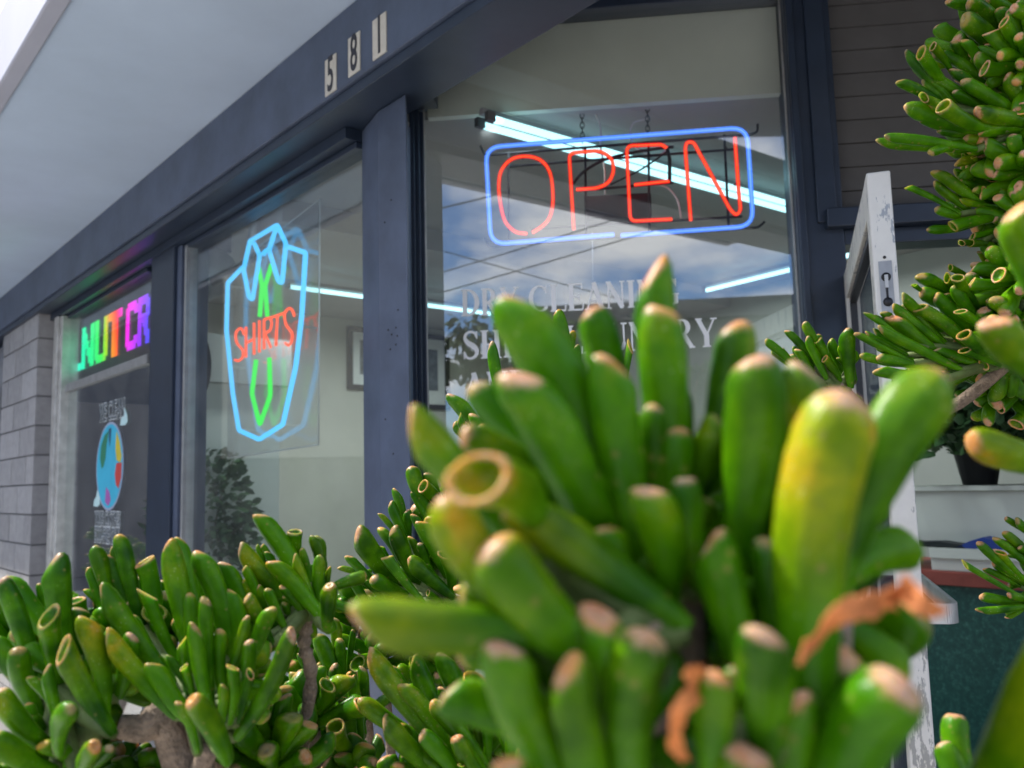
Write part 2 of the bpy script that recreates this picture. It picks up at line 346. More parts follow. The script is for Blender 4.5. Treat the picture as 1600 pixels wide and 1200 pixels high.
m = MB(); m.fbox(P, 6.8, 14, NW - 0.02, NW + 0.1, -ZC, 1.099); m.build('wall', mat('far_wall_paint', (0.16, 0.16, 0.17), 0.8), shop)
m = MB(); m.tube([P(6.93, NW - 0.12, -ZC), P(6.93, NW - 0.12, 0.70), P(6.93, NW - 0.07, 0.85), P(6.93, NW - 0.05, 1.10)], 0.05, 12); m.build('downspout', mat('downspout_paint', (0.22, 0.23, 0.25), 0.5), shop)
m = MB(); m.fbox(P, 7.05, 7.28, NW - 0.09, NW - 0.021, -ZC, 1.06); m.build('pilaster', mat('pilaster_paint', (0.20, 0.20, 0.22), 0.7), shop)

# glazed door, standing open towards the street
H = Q(tC + 0.012, MO - 0.04, 0); H.z = 0
E_ = gpt(1369, 262, ON, MO); 
ed = px(1369, 262, 1); ed = EYE + (ed - EYE) * (1.60 / ((ed - EYE).y)); ed.z = 0
DD = (ed - H).normalized(); DW = 0.90; DNn = Vector((-DD.y, DD.x, 0))        # along the leaf, across its thickness
if DNn.x < 0: DNn = -DNn
edge = H + DD * DW; 
def DP(a, b, z): return H + DD * a + DNn * b + Z * (z + ZC)
DT = 0.565; DB = -ZC + 0.01
m = MB()
m.fbox(DP, DW - 0.055, DW, -0.021, 0.021, DB, DT); m.fbox(DP, 0, 0.05, -0.021, 0.021, DB, DT)
m.fbox(DP, 0.0502, DW - 0.0552, -0.0205, 0.0205, DT - 0.075, DT - 0.0005); m.fbox(DP, 0.0502, DW - 0.0552, -0.0205, 0.0205, DB, DB + 0.2)
def door_mat():
    m = mat('worn_white_aluminium', (0.74, 0.72, 0.66), 0.45, 0.0, var=0.05, scale=25, bump=0.05); t = m.node_tree; b = t.nodes['Principled BSDF']
    g = t.nodes.new('ShaderNodeNewGeometry'); n = t.nodes.new('ShaderNodeTexNoise'); n.inputs['Scale'].default_value = 9; n.inputs['Detail'].default_value = 9; n.inputs['Roughness'].default_value = 0.7
    mp = t.nodes.new('ShaderNodeMapping'); mp.inputs['Scale'].default_value = (3, 3, 0.8); t.links.new(g.outputs['Position'], mp.inputs[0]); t.links.new(mp.outputs[0], n.inputs['Vector'])
    r = t.nodes.new('ShaderNodeValToRGB'); r.color_ramp.elements[0].position = 0.565; r.color_ramp.elements[1].position = 0.58
    t.links.new(n.outputs[0], r.inputs[0])
    mx = t.nodes.new('ShaderNodeMix'); mx.data_type = 'RGBA'; old = b.inputs['Base Color'].links[0].from_socket
    t.links.new(r.outputs[0], mx.inputs[0]); t.links.new(old, mx.inputs[6]); mx.inputs[7].default_value = (0.36, 0.37, 0.37, 1)
    t.links.new(mx.outputs[2], b.inputs['Base Color']); t.links.new(r.outputs[0], b.inputs['Metallic'])
    return m
DOORM = door_mat()
door = bevel(m.build('door', DOORM, shop), 0.003)
m = MB(); m.fbox(DP, 0.05, DW - 0.055, -0.003, 0.003, DB + 0.2, DT - 0.075); m.build('pane', GLASS_D, door)
m = MB(); m.fbox(DP, 0.051, 0.06, -0.012, 0.012, DB + 0.2, DT - 0.0755); m.fbox(DP, DW - 0.066, DW - 0.0555, -0.012, 0.012, DB + 0.2, DT - 0.0755); m.fbox(DP, 0.061, DW - 0.067, -0.012, 0.012, DT - 0.09, DT - 0.0755); m.build('gasket', BLKP, door)
def dz(y): return hit(1385, y, Vector((0, 1, 0)), edge.y).z - ZC
m = MB(); m.fbox(DP, DW - 0.001, DW + 0.0015, -0.0115, 0.0115, dz(490), dz(408)); lock = m.build('flush_bolt', ALUD, door)
m = MB()
for zc in (dz(433), dz(472)): m.tube([DP(DW + 0.0016, 0, zc), DP(DW + 0.003, 0, zc)], 0.0085, 14)
m.fbox(DP, DW + 0.0016, DW + 0.003, -0.002, 0.002, dz(466), dz(440)); m.tube([DP(DW - 0.001, 0, dz(402)), DP(DW + 0.001, 0, dz(402))], 0.003, 10)
m.build('bolt_slot', BLACK, door)['kind'] = 'stuff'
m = MB(); m.fbox(DP, DW + 0.0032, DW + 0.005, -0.003, 0.003, dz(450), dz(430)); m.build('lever', ALU, door)
m = MB(); m.fbox(DP, DW - 0.001, DW + 0.0015, -0.011, 0.011, dz(690), dz(585)); m.build('latch_plate', WHITEP, door)
m = MB(); m.fbox(DP, DW + 0.0016, DW + 0.003, -0.004, 0.005, dz(658), dz(590)); m.build('latch_slot', BLACK, door)
for sg in (-1, 1):
    zt = dz(947); zb = dz(979); o = 0.021 * sg
    pts = [DP(DW - 0.03, o, 0), DP(DW - 0.032, o + sg * 0.045, 0), DP(DW - 0.05, o + sg * 0.058, 0), DP(0.10, o + sg * 0.058, 0), DP(0.07, o + sg * 0.045, 0), DP(0.065, o, 0)]
    pts = round_path(pts, 0.02); m = MB()
    for a, b in zip(pts[:-1], pts[1:]):
        t = (b - a).normalized(); nn = Vector((-t.y, t.x, 0)) * 0.004
        q = [a - nn, b - nn, b + nn, a + nn]; m.box8([v + Z * zb for v in q] + [v + Z * zt for v in q])
    m.build('push_bar', ALU, door)

# ------------------------------------------------------------------ interior shell
def ip(s, n, z): return P(s, n, z)
CZ = 1.17
SE = 5.25                                   # end wall position is where the end fixture hangs
g = MB(); g.prism([P(6.1, NW + 0.06, 0) - Z * 0, P(6.1, 4.67, 0), P(-1.6, 4.67, 0), P(-1.6, 3.2, 0), P(0.6, 3.0, 0), P(1.2, 2.5, 0), P(2.05, 1.62, 0), P(2.2, NW + 0.16, 0)], Z * 0.02)
for i in range(len(g.v)): g.v[i] = (g.v[i][0], g.v[i][1], g.v[i][2] - ZC - 0.015)
structure('interior_floor', g, IFLOOR)
g = MB(); base = [P(6.1, NW + 0.11, CZ), P(6.1, 4.67, CZ), P(-2.2, 4.67, CZ), P(-2.2, 3.4, CZ), Q(tEnd + 0.55, MO + 0.075, CZ), Q(tL + 0.01, MO + 0.075, CZ), P(2.26, NW + 0.145, CZ)]
g.prism(base, Z * 0.03); structure('ceiling', g, CEIL)
g = MB(); g.fbox(Q, tL + 0.0, tR + 0.0, MO + 0.085, MO + 0.125, CZ + 0.0305, 1.62); g.fbox(Q, tL, tR, MO + 0.055, MO + 0.084, CZ - 0.001, 1.62); structure('window_bulkhead', g, CREAM2)
g = MB(); g.fbox(P, -2.2, 6.1, 4.60, 4.67, -ZC, CZ - 0.001); structure('back_wall', g, GREYW)
g = MB(); g.fbox(P, SE, SE + 0.08, NW + 0.40, 4.598, -ZC, CZ - 0.001); structure('end_wall', g, CREAM)
g = MB(); g.fbox(P, -2.28, -2.2, 2.7, 4.67, -ZC, CZ); structure('side_wall', g, GREYW)
g = MB(); g.fbox(P, 3.15, 3.40, NW + 0.18, 4.598, CZ - 0.10, CZ - 0.0015); structure('ceiling_beam', g, CEIL)
g = MB(); g.fbox(P, 4.34, 4.42, NW + 0.12, NW + 0.75, -ZC + 0.006, 0.55); structure('partition_wall', g, mat('pale_partition', (0.62, 0.66, 0.62), 0.8, var=0.04))
g = MB(); g.fbox(P, 4.30, 4.46, NW + 0.11, NW + 0.80, 0.551, 0.80); structure('partition_beam', g, mat('pale_partition2', (0.5, 0.52, 0.5), 0.8, var=0.04))

# fluorescent lights
TUBE = emis('fluorescent_tube', (0.46, 0.90, 1.0), 1.7)
def fluor(label, p0, p1, n, side, gap=0.09, power=10):
    p0, p1 = Vector(p0), Vector(p1); d = (p1 - p0).normalized(); s = d.cross(Z).normalized(); L = (p1 - p0).length
    o = empty('fluorescent_light', (p0 + p1) / 2 + Z * 0.05, label, 'light', 'fluorescent lights in the shop')
    def F(a, b, z): return p0 + d * a + s * b + Z * z
    m = MB(); hw = 0.010 if n == 1 else 0.012
    m.box8([F(0, -hw, 0.02), F(L, -hw, 0.02), F(L, hw, 0.02), F(0, hw, 0.02), F(0, -hw * 0.6, 0.04), F(L, -hw * 0.6, 0.04), F(L, hw * 0.6, 0.04), F(0, hw * 0.6, 0.04)])
    m.build('housing', mat('fixture_grey', (.33, .33, .33), .6, var=.05), o)
    for k in range(n):
        b = (k - (n - 1) / 2) * gap
        m = MB(); m.tube([F(0.03, b, 0), F(L - 0.03, b, 0)], 0.0115, 10); m.build('tube', TUBE, o)
        for q in (0.0, L - .029): m = MB(); m.fbox(F, q, q + 0.029, b - 0.009, b + 0.009, -0.010, 0.0195); m.build('tube_holder', mat('holder_grey', (.10, .10, .10)), o)
    ld = bpy.data.lights.new('lamp_glow', 'AREA'); ld.shape = 'RECTANGLE'; ld.size = L; ld.size_y = 0.05; ld.energy = power; ld.color = (0.85, 0.97, 1.0)
    lo = bpy.data.objects.new('lamp_glow', ld); SC.collection.objects.link(lo)
    x = d; zz = Z; y = zz.cross(x); lo.matrix_world = Matrix(((x.x, y.x, zz.x, 0), (x.y, y.y, zz.y, 0), (x.z, y.z, zz.z, 0), (0, 0, 0, 1))); lo.location = (p0 + p1) / 2 - Z * 0.03; lo.visible_camera = False; lo.visible_glossy = False
    return o
def ceilpt(x, y, h): v = ray(x, y); return EYE + v * (h / v.z)
HF = 1.12
a = ceilpt(752, 188, HF); b = ceilpt(1240, 326, HF)
fluor('twin tube fluorescent light running away behind the open sign', a, a + (b - a) * 1.25, 2, 1, 0.056, 14)
a = ceilpt(1098, 455, HF - 0.02); b = ceilpt(1330, 398, HF - 0.02)
fluor('single tube fluorescent light on the back wall beside the door column', a, a + (b - a) * 1.6, 1, 1, power=6)
a = ceilpt(445, 447, 1.07); b = ceilpt(772, 491, 1.07)
fluor('fluorescent light along the end wall behind the corner column', a, b, 1, 1, power=15)

# framed pictures on the end wall
def frame(label, s, n0, n1, z0, z1):
    o = empty('picture_frame', P(s, (n0 + n1) / 2, z0), label, 'picture', 'framed pictures inside the shop')
    m = MB(); d0, d1 = s - 0.03, s; t = 0.035
    m.fbox(P, d0, d1, n0, n1, z0, z0 + t); m.fbox(P, d0, d1, n0, n1, z1 - t, z1); m.fbox(P, d0, d1, n0, n0 + t, z0 + t + .0002, z1 - t - .0002); m.fbox(P, d0, d1, n1 - t, n1, z0 + t + .0002, z1 - t - .0002); m.build('frame', WOODF, o)
    m = MB(); m.fbox(P, s - 0.012, s - 0.003, n0 + t, n1 - t, z0 + t, z1 - t); m.build('mount', PAPER, o)
    m = MB(); m.fbox(P, s - 0.016, s - 0.0125, n0 + 0.3 * (n1 - n0), n1 - 0.3 * (n1 - n0), z0 + 0.25 * (z1 - z0), z1 - 0.2 * (z1 - z0)); m.build('print', PRINT, o)
def endpt(x, y): v = hit(x, y, U, SE - 0.001); return v.dot(N), v.z - ZC
n0, z1 = endpt(541, 510); n1, z0 = endpt(605, 612)
frame('dark framed picture with pale mount seen left of the corner column', SE - 0.002, n0, n1, z0, z1)
n0, z1 = endpt(640, 520); n1, z0 = endpt(700, 641)
frame('dark framed picture with pale mount seen right of the corner column', SE - 0.002, n0, n1, z0, z1)

# counter seen through the open door
cf = 3.30
def cpt(x, y): v = hit(x, y, N, cf); return v.dot(U), v.z - ZC
zl = cpt(1500, 893)[1]; zlb = cpt(1500, 915)[1]; zt = cpt(1500, 768)[1]
counter = empty('service_counter', P(0.9, cf + 0.3, -ZC + 0.006), 'green granite service counter with red ledge and white upper box', 'counter')
sa, sb = -1.4, 1.75
m = MB(); m.fbox(P, sa, sb, cf, cf + 0.5, -ZC + 0.006, zlb - 0.001); m.build('granite_front', GRANITE, counter)
m = MB(); m.fbox(P, sa, sb, cf - 0.03, cf + 0.5, zlb, zl); bevel(m.build('ledge', REDW, counter), 0.004)
z2 = zl + (zt - zl) * 0.16
m = MB(); m.fbox(P, sa, sb - 0.3, cf + 0.0, cf + 0.45, zl + 0.001, z2); m.fbox(P, sa, sb - 0.3, cf - 0.012, cf + 0.45, z2 + 0.0005, z2 + 0.035); m.build('lower_shelf', PANEL, counter)
m = MB(); m.fbox(P, sa, sb - 0.1, cf + 0.12, cf + 0.42, z2 + 0.036, zt); bevel(m.build('upper_panel', PANEL, counter), 0.004)
m = MB(); m.fbox(P, sa, sb - 0.08, cf + 0.10, cf + 0.44, zt + 0.0005, zt + 0.018); m.build('top_board', PANEL, counter)
for (x, c, lab) in ((1455, (0.015, 0.02, 0.02), 'black handset lying on the white counter shelf'), (1545, (0.02, 0.05, 0.25), 'blue folded cloth lying on the white counter shelf')):
    v = hit(x, 866, N, cf + 0.06); m = MB()
    ss = v.dot(U); zz = z2 + 0.036
    prof = [(-0.14, 0), (-0.13, 0.012), (-0.05, 0.022), (0.03, 0.018), (0.10, 0.022), (0.15, 0.012), (0.16, 0)] if x < 1500 else [(-0.10, 0), (-0.04, 0.03), (0.0, 0.042), (0.05, 0.025), (0.10, 0)]
    m.prism([P(ss + q[0], cf + 0.02, zz + q[1]) for q in prof], N * 0.07); o = m.build('handset' if x < 1500 else 'folded_cloth', mat('m_%d' % x, c, 0.5)); tag(o, lab, 'handset' if x < 1500 else 'cloth')

# leafy indoor plants
def leafcard(m, p, d, L, wd):
    d = d.normalized(); s = d.cross(Vector((random.gauss(0, 1), random.gauss(0, 1), random.gauss(0, 1)))).normalized(); up = s.cross(d)
    q = [p, p + d * L * .3 + s * wd * .45, p + d * L * .7 + s * wd * .4 - up * L * .06, p + d * L - up * L * .2, p + d * L * .7 - s * wd * .4 - up * L * .06, p + d * L * .3 - s * wd * .45]
    m.add(q + [p + d * L * .5 + up * L * .04], [(0, 1, 6), (1, 2, 6), (2, 3, 6), (3, 4, 6), (4, 5, 6), (5, 0, 6)], True)
HOUSE = mat('houseplant_leaf', (0.06, 0.13, 0.05), 0.45, var=0.5, scale=30)
STEMB = mat('brown_stem', (0.16, 0.11, 0.07), 0.85, var=0.25, scale=50, bump=0.5, bscale=200)
POT = mat('terracotta_pot', (0.32, 0.14, 0.08), 0.8, var=0.12)
def houseplant(label, base, h, rad, n, L, seed, pot=True):
    random.seed(seed); o = empty('potted_plant', base, label, 'plant', 'potted plants inside the shop'); base = Vector(base)
    m = MB(); prof = [(0.10, 0), (0.14, 0.2), (0.15, 0.2), (0.15, 0.24), (0.13, 0.24), (0.12, 0.2)]
    sg = 16; vs = []; fs = []
    for r_, z_ in prof: vs += [base + Vector((math.cos(2 * math.pi * j / sg) * r_, math.sin(2 * math.pi * j / sg) * r_, z_)) for j in range(sg)]
    for i in range(len(prof) - 1): fs += [(i * sg + j, i * sg + (j + 1) % sg, (i + 1) * sg + (j + 1) % sg, (i + 1) * sg + j) for j in range(sg)]
    fs += [tuple(range(sg)), tuple(range(5 * sg, 6 * sg))]; vs = vs if pot else [base + (v_ - base) * .6 for v_ in vs]; m.add(vs, fs, True); m.build('pot', POT if pot else BLKP, o)
    st = MB(); lf = MB()
    for k in range(9):
        a = random.random() * 6.28; r_ = rad * random.uniform(.2, 1); tip = base + Vector((math.cos(a) * r_, math.sin(a) * r_, h * random.uniform(.55, 1)))
        p0 = base + Vector((0, 0, 0.2)); path = smooth_path([p0, p0.lerp(tip, .5) + Z * h * .12, tip], 6); st.tube(path, [0.006 - 0.0006 * i for i in range(len(path) - 1)] + [0.001] if len(path) < 9 else [max(.0015, 0.006 - .0004 * i) for i in range(len(path))], 6)
    for k in range(n):
        th = random.random() * 6.28; ph = math.acos(random.uniform(-.7, 1)); rr = rad * random.random() ** .4
        p = base + Vector((math.cos(th) * math.sin(ph) * rr, math.sin(th) * math.sin(ph) * rr, (.24 if pot else .03) + (h - (.24 if pot else .03)) * (.5 + .5 * math.cos(ph) * rr / rad)))
        if noise.noise(p * 5) < -.32: continue
        leafcard(lf, p, Vector((math.cos(th), math.sin(th), random.uniform(-.5, .8))), L * random.uniform(.6, 1.2), L * .55)
    st.build('stem', STEMB, o); f = lf.build('foliage', HOUSE, o); f['kind'] = 'stuff'
def standpt(x, n, z=0): v = ray(x, 700); k = n / v.dot(N); p = EYE + v * k; return Vector((p.x, p.y, z))
houseplant('dense dark green potted plant on the floor behind the shirts window', standpt(318, 1.72, 0.75), 1.02, 0.26, 1500, 0.062, 5)
houseplant('dark leafy potted plant on the counter top beside the door', P(hit(1530, 740, N, cf + .27).dot(U), cf + 0.27, zt + 0.019), 0.52, 0.34, 1500, 0.085, 6, False)
houseplant('trailing dark potted plant at the right end of the counter top', P(hit(1640, 740, N, cf + .27).dot(U), cf + 0.27, zt + 0.019), 0.57, 0.38, 1500, 0.085, 8, False)
# stand under the floor plant
b0 = standpt(318, 1.72, 0); st = MB(); st.fbox(lambda a, b, c: b0 + U * a + N * b + Z * c, -0.2, 0.2, -0.2, 0.2, 0.006, 0.748); o = bevel(st.build('plant_stand', mat('stand_wood', (0.10, 0.08, 0.06), 0.6)), 0.006); tag(o, 'dark box stand under the plant behind the shirts window', 'stand')

# garments on a rail behind the shirts window
rk = empty('garment_rack', standpt(420, 2.7, 0.006), 'dark clothes rail standing behind the shirts window', 'rack')
ga = standpt(350, 2.75); gb = standpt(470, 2.75)
m = MB(); m.tube([ga + Z * (ZC + 0.33), gb + Z * (ZC + 0.33)], 0.013, 8); m.build('rail', ALUD, rk)
for q in (ga, gb): m = MB(); m.tube([q + Z * 0.01, q + Z * (ZC + 0.316)], 0.013, 8); m.build('upright', ALUD, rk)
gc = [((0.12, 0.10, 0.09), 'brown garment hanging on the rail behind the shirts window'), ((0.42, 0.40, 0.38), 'pale grey garment in plastic hanging on the rail'), ((0.10, 0.075, 0.06), 'dark brown garment hanging on the rail'), ((0.5, 0.5, 0.47), 'white garment in plastic hanging on the rail'), ((0.16, 0.14, 0.13), 'charcoal garment hanging on the rail'), ((0.30, 0.28, 0.12), 'mustard garment hanging on the rail nearest the plant'), ((0.05, 0.05, 0.06), 'navy garment hanging at the end of the rail')]
gd = (gb - ga).normalized()
for k, (c, lab) in enumerate(gc):
    p = ga.lerp(gb, (k + .5) / 7) + Z * (ZC + 0.33); o = empty('garment', p, lab, 'garment', 'garments on the rail')
    m = MB(); wv = []
    vs = []; rows = 9
    for i in range(rows):
        z_ = -0.03 - i * 0.11; hw = .38 * (0.05, .19, .21, .2, .2, .21, .22, .23, .24)[i]
        for j in range(9):
            a = (j - 4) / 4; vs.append(p + N * (a * hw) + gd * (0.025 * math.sin(j * 2.1 + k) * (i / 8 + .2)) + Z * (z_ - 0.05 * abs(a) * (i < 3)))
    fs = [(i * 9 + j, i * 9 + j + 1, i * 9 + 10 + j, i * 9 + 9 + j) for i in range(rows - 1) for j in range(8)]
    m.add(vs, fs, True); b = m.build('cloth', mat('cloth_%d' % k, c, 0.8, var=0.25, scale=25), o); sl = b.modifiers.new('thick', 'SOLIDIFY'); sl.thickness = 0.012
    m = MB(); m.tube(smooth_path([p + Z * -.03, p + Z * .0, p + Z * .018 + N * .012, p + Z * .02, p - N * .012 + Z * .012], 4), 0.0018, 6); m.build('hanger_hook', ALU, o)
# rounded dark panel with a white tag beside the mullion
def wlp(x, y, d): v = hit(x, y, N, NW + d); return v.dot(U), v.z - ZC
m = MB(); pts = []
for (x, y) in ((279, 512), (300, 514), (312, 528), (319, 555), (319, 585), (312, 612), (300, 628), (279, 634)):
    s, z = wlp(x, y, 0.10); pts.append(P(s, NW + 0.10, z))
pts = smooth_path(pts, 4); m.prism(pts, N * 0.03); o = m.build('rounded_panel', BLKP); 
s, z = wlp(290, 560, 0.097); m = MB(); m.fbox(P, s - .02, s + .02, NW + .0965, NW + .0995, z - .03, z + .03); m.build('tag', WHITEP, o)
tag(o, 'dark rounded panel with small white tag hanging beside the window mullion', 'panel')
# small conveyor motor housing under the ceiling, left of the shirt sign
mo = empty('conveyor_motor', ceilpt(330, 420, 1.0), 'grey motor and pipe under the ceiling behind the shirts sign', 'machine')
c = ceilpt(318, 432, .98); m.tube([c - U * .13, c + U * .13], 0.11, 18); m.build('motor_drum', ALUD, mo)
m = MB(); m.fbox(lambda a, b, z_: c + U * a + N * b + Z * z_, -.1, .1, -.09, .09, .105, .188); m.build('mounting_bracket', mat('grey_bracket', (.2, .2, .21), .6), mo)
m = MB(); m.tube([c + N * .0 - Z * .05 - U * .131, c - Z * .05 - U * .5, c - Z * .05 - U * .55 + Z * .28], 0.02, 10); m.build('pipe', ALU, mo)

# ------------------------------------------------------------------ neon signs
RED = emis('neon_red_glow', (1.0, 0.012, 0.010), 0.95, 0.22); REDC = emis('neon_red_core', (1.0, 0.22, 0.05), 3.2)
BLUE = emis('neon_blue_glow', (0.07, 0.22, 1.0), 1.1, 0.2); BLUEC = emis('neon_blue_core', (0.3, 0.5, 1.0), 2.5)
CYAN = emis('neon_cyan_glow', (0.06, 0.48, 1.0), 1.1, 0.06); CYANC = emis('neon_cyan_core', (0.25, 0.75, 1.0), 1.5)
GRN = emis('neon_green_glow', (0.015, 0.75, 0.06), 1.0, 0.08); GRNC = emis('neon_green_core', (0.08, 0.95, 0.12), 1.2)
ORG = emis('neon_orange_glow', (1.0, 0.06, 0.015), 1.15, 0.1); ORGC = emis('neon_orange_core', (1.0, 0.36, 0.08), 2.0)
def oz(x, y, d): return hit(640 + x / 2.4242, y / 2.4242, ON, MO + d)
def neon(parent, name, pts, r, glow, core, rad=0.02, smooth=False):
    path = smooth_path(pts, 7) if smooth else round_path(pts, rad)
    m = MB(); m.tube(path, r, 10); g_ = m.build(name, glow, parent)
    m = MB(); m.tube(path, r * 0.30, 6); m.build('core', core, g_)
sign = empty('open_neon_sign', Q(0.07, MO + 0.09, 0.72), 'red neon open sign with blue border hanging on chains in entry window', 'neon sign')
d = 0.075
neon(sign, 'border_tube', [oz(*q, d) for q in ((775, 888), (308, 926), (288, 558), (1278, 482), (1302, 856), (800, 892))], 0.0072, BLUE, BLUEC, 0.05)
neon(sign, 'letter_tube', [oz(*q, d) for q in ((445, 885), (400, 877), (362, 838), (344, 770), (338, 700), (348, 645), (385, 604), (440, 592), (495, 606), (530, 650), (542, 720), (540, 790), (518, 842), (465, 882))], 0.0060, RED, REDC, smooth=True)
neon(sign, 'letter_tube', [oz(*q, d) for q in ((622, 870), (614, 740), (604, 580), (720, 570), (768, 600), (774, 650), (755, 692), (715, 712), (630, 718))], 0.0060, RED, REDC, 0.02)
neon(sign, 'letter_tube', [oz(*q, d) for q in ((975, 562), (955, 547), (822, 552), (826, 640), (836, 838), (995, 830))], 0.0060, RED, REDC, 0.02)
neon(sign, 'letter_tube', [oz(*q, d) for q in ((985, 686), (850, 700))], 0.0060, RED, REDC)
neon(sign, 'letter_tube', [oz(*q, d) for q in ((1065, 836), (1044, 560), (1050, 538), (1075, 538), (1215, 795), (1238, 816), (1254, 796), (1246, 720), (1232, 520))], 0.0060, RED, REDC, 0.018)
m = MB(); m.tube(round_path([oz(975, 562, d), oz(985, 600, d + .004), oz(985, 686, d)], .01), 0.006, 8); m.build('blocked_tube', BLACK, sign)
m = MB(); d2 = d + 0.035
for q in (((268, 552), (285, 588), (1290, 510), (1318, 500), (1318, 470)), ((285, 900), (300, 935), (1320, 862), (1345, 840)), ((380, 630), (1240, 565)), ((640, 722), (1000, 692)), ((460, 868), (1260, 820)), ((375, 575), (375, 905)), ((665, 560), (668, 900)), ((905, 540), (908, 890)), ((1192, 510), (1208, 855))):
    m.tube(round_path([oz(*p, d2) for p in q], .01), 0.0042, 6)
m.build('support_frame', BLACK, sign)['kind'] = 'stuff'
m = MB()
for q in ((665, 590), (905, 570), (375, 640), (1200, 560), (430, 600), (720, 580), (850, 556), (1060, 545), (720, 712), (1232, 700), (660, 530), (900, 512), (620, 860), (840, 836)):
    m.tube([oz(*q, d2 - .004), oz(*q, d + .006)], 0.004, 6)
m.build('tube_support', BLACK, sign)['kind'] = 'stuff'
m = MB(); a, b, c_, e = (oz(*q, d + .055) for q in ((660, 742), (915, 728), (918, 820), (664, 835))); m.prism([a, b, c_, e], ON * .06); bevel(m.build('transformer', BLKP, sign), .004)
m = MB(); m.tube(smooth_path([oz(*q, d + .03) for q in ((620, 695), (660, 650), (740, 605), (860, 575), (1000, 556))], 6), .005, 8); m.tube(smooth_path([oz(*q, d + .03) for q in ((980, 570), (880, 640), (760, 700))], 5), .003, 6); m.build('black_cable', BLACK, sign)
m = MB(); m.tube(smooth_path([oz(*q, d + .05) for q in ((690, 362), (700, 420), (722, 480), (724, 560), (738, 640), (740, 735))], 6), .0032, 6); m.tube(smooth_path([oz(*q, d + .05) for q in ((900, 450), (850, 465), (835, 510), (860, 560), (930, 590), (985, 560))], 6), .0032, 6)
m.tube(smooth_path([oz(*q, d + .05) for q in ((925, 700), (975, 710), (1015, 760), (1028, 830))], 6), .0032, 6); m.tube([oz(692, 880, d + .05), oz(694, 1060, d + .05)], .0014, 5); m.build('white_cord', WHITEP, sign)
for (x, yb, xt, yt) in ((655, 540, 652, 372), (902, 515, 900, 348)):
    p0 = oz(xt, yt, d2); p1 = oz(x, yb, d2); m = MB(); n = 9
    for k in range(n):
        c = p0.lerp(p1, (k + .5) / n); hh = (p1 - p0).length / n * .72; ax = OD if k % 2 else ON
        ring = [c + Z * (hh * math.sin(t)) + ax * (.0065 * math.cos(t)) for t in [2 * math.pi * j / 12 for j in range(13)]]
        m.tube(ring, .0016, 5)
    m.build('chain', BLACK, sign)['kind'] = 'stuff'

# shirt sign
def shp(x, y, d): return hit(340 + x / 3.156, 320 + y / 3.156, N, NW + d)
ss = empty('shirts_neon_sign', P(2.93, NW + .10, .16), 'cyan neon shirt outline with green tie and orange shirts lettering', 'neon sign')
d = 0.075; rr = 0.0092
for q in (((122, 310), (50, 385), (44, 620), (75, 930), (105, 1112), (205, 1157), (322, 1083), (385, 800), (415, 550), (434, 236), (345, 207)),
          ((162, 178), (294, 99), (337, 190), (318, 385), (300, 378), (254, 222), (292, 104)),
          ((180, 190), (208, 250), (172, 468), (155, 455), (128, 320), (160, 178)), ((254, 222), (238, 226), (226, 244))):
    neon(ss, 'outline_tube', [shp(*p, d) for p in q], rr, CYAN, CYANC, 0.012)
for q in (((203, 310), (219, 400), (208, 552)), ((266, 295), (234, 400), (245, 548)), ((190, 765), (169, 930), (208, 1085), (260, 940), (255, 755))):
    neon(ss, 'tie_tube', [shp(*p, d + .012) for p in q], rr * .95, GRN, GRNC, 0.01)
for q, sm in ((((130, 640), (122, 617), (108, 610), (90, 635), (95, 680), (122, 715), (124, 748), (105, 768), (86, 765)), 1), (((140, 602), (140, 752)), 0), (((140, 682), (178, 662)), 0), (((180, 582), (180, 738)), 0), (((206, 570), (206, 727)), 0),
              (((229, 712), (229, 566), (258, 556), (268, 580), (262, 615), (234, 636), (262, 702)), 0), (((265, 556), (328, 534)), 0), (((295, 548), (287, 697)), 0), (((378, 548), (368, 520), (350, 512), (330, 540), (338, 592), (366, 632), (364, 672), (350, 692), (334, 682)), 1)):
    neon(ss, 'letter_tube', [shp(*p, d - .02) for p in q], .0052, ORG, ORGC, 0.008, sm)
m = MB()
def acp(x, y): v = hit(x, y, N, NW + .115); return v
a, b, c_, e = acp(356, 422), acp(499, 311), acp(497, 695), acp(355, 716)
m.prism([a, b, c_, e], N * .004); ac = m.build('backing_panel', ACRYL, ss)
m = MB(); 
for p, q in ((b, c_), (c_, e), (a, b)): m.tube([p + N * .002, q + N * .002], .0028, 4)
m.build('panel_edge', ACREDGE, ss)
m = MB()
for q in ((50, 400), (60, 800), (105, 1110), (320, 1083), (410, 600), (432, 245), (205, 1155), (160, 190), (292, 104)): m.tube([shp(*q, d + .009), shp(*q, .114)], .005, 8)
m.build('tube_support', WHITEP, ss)['kind'] = 'stuff'

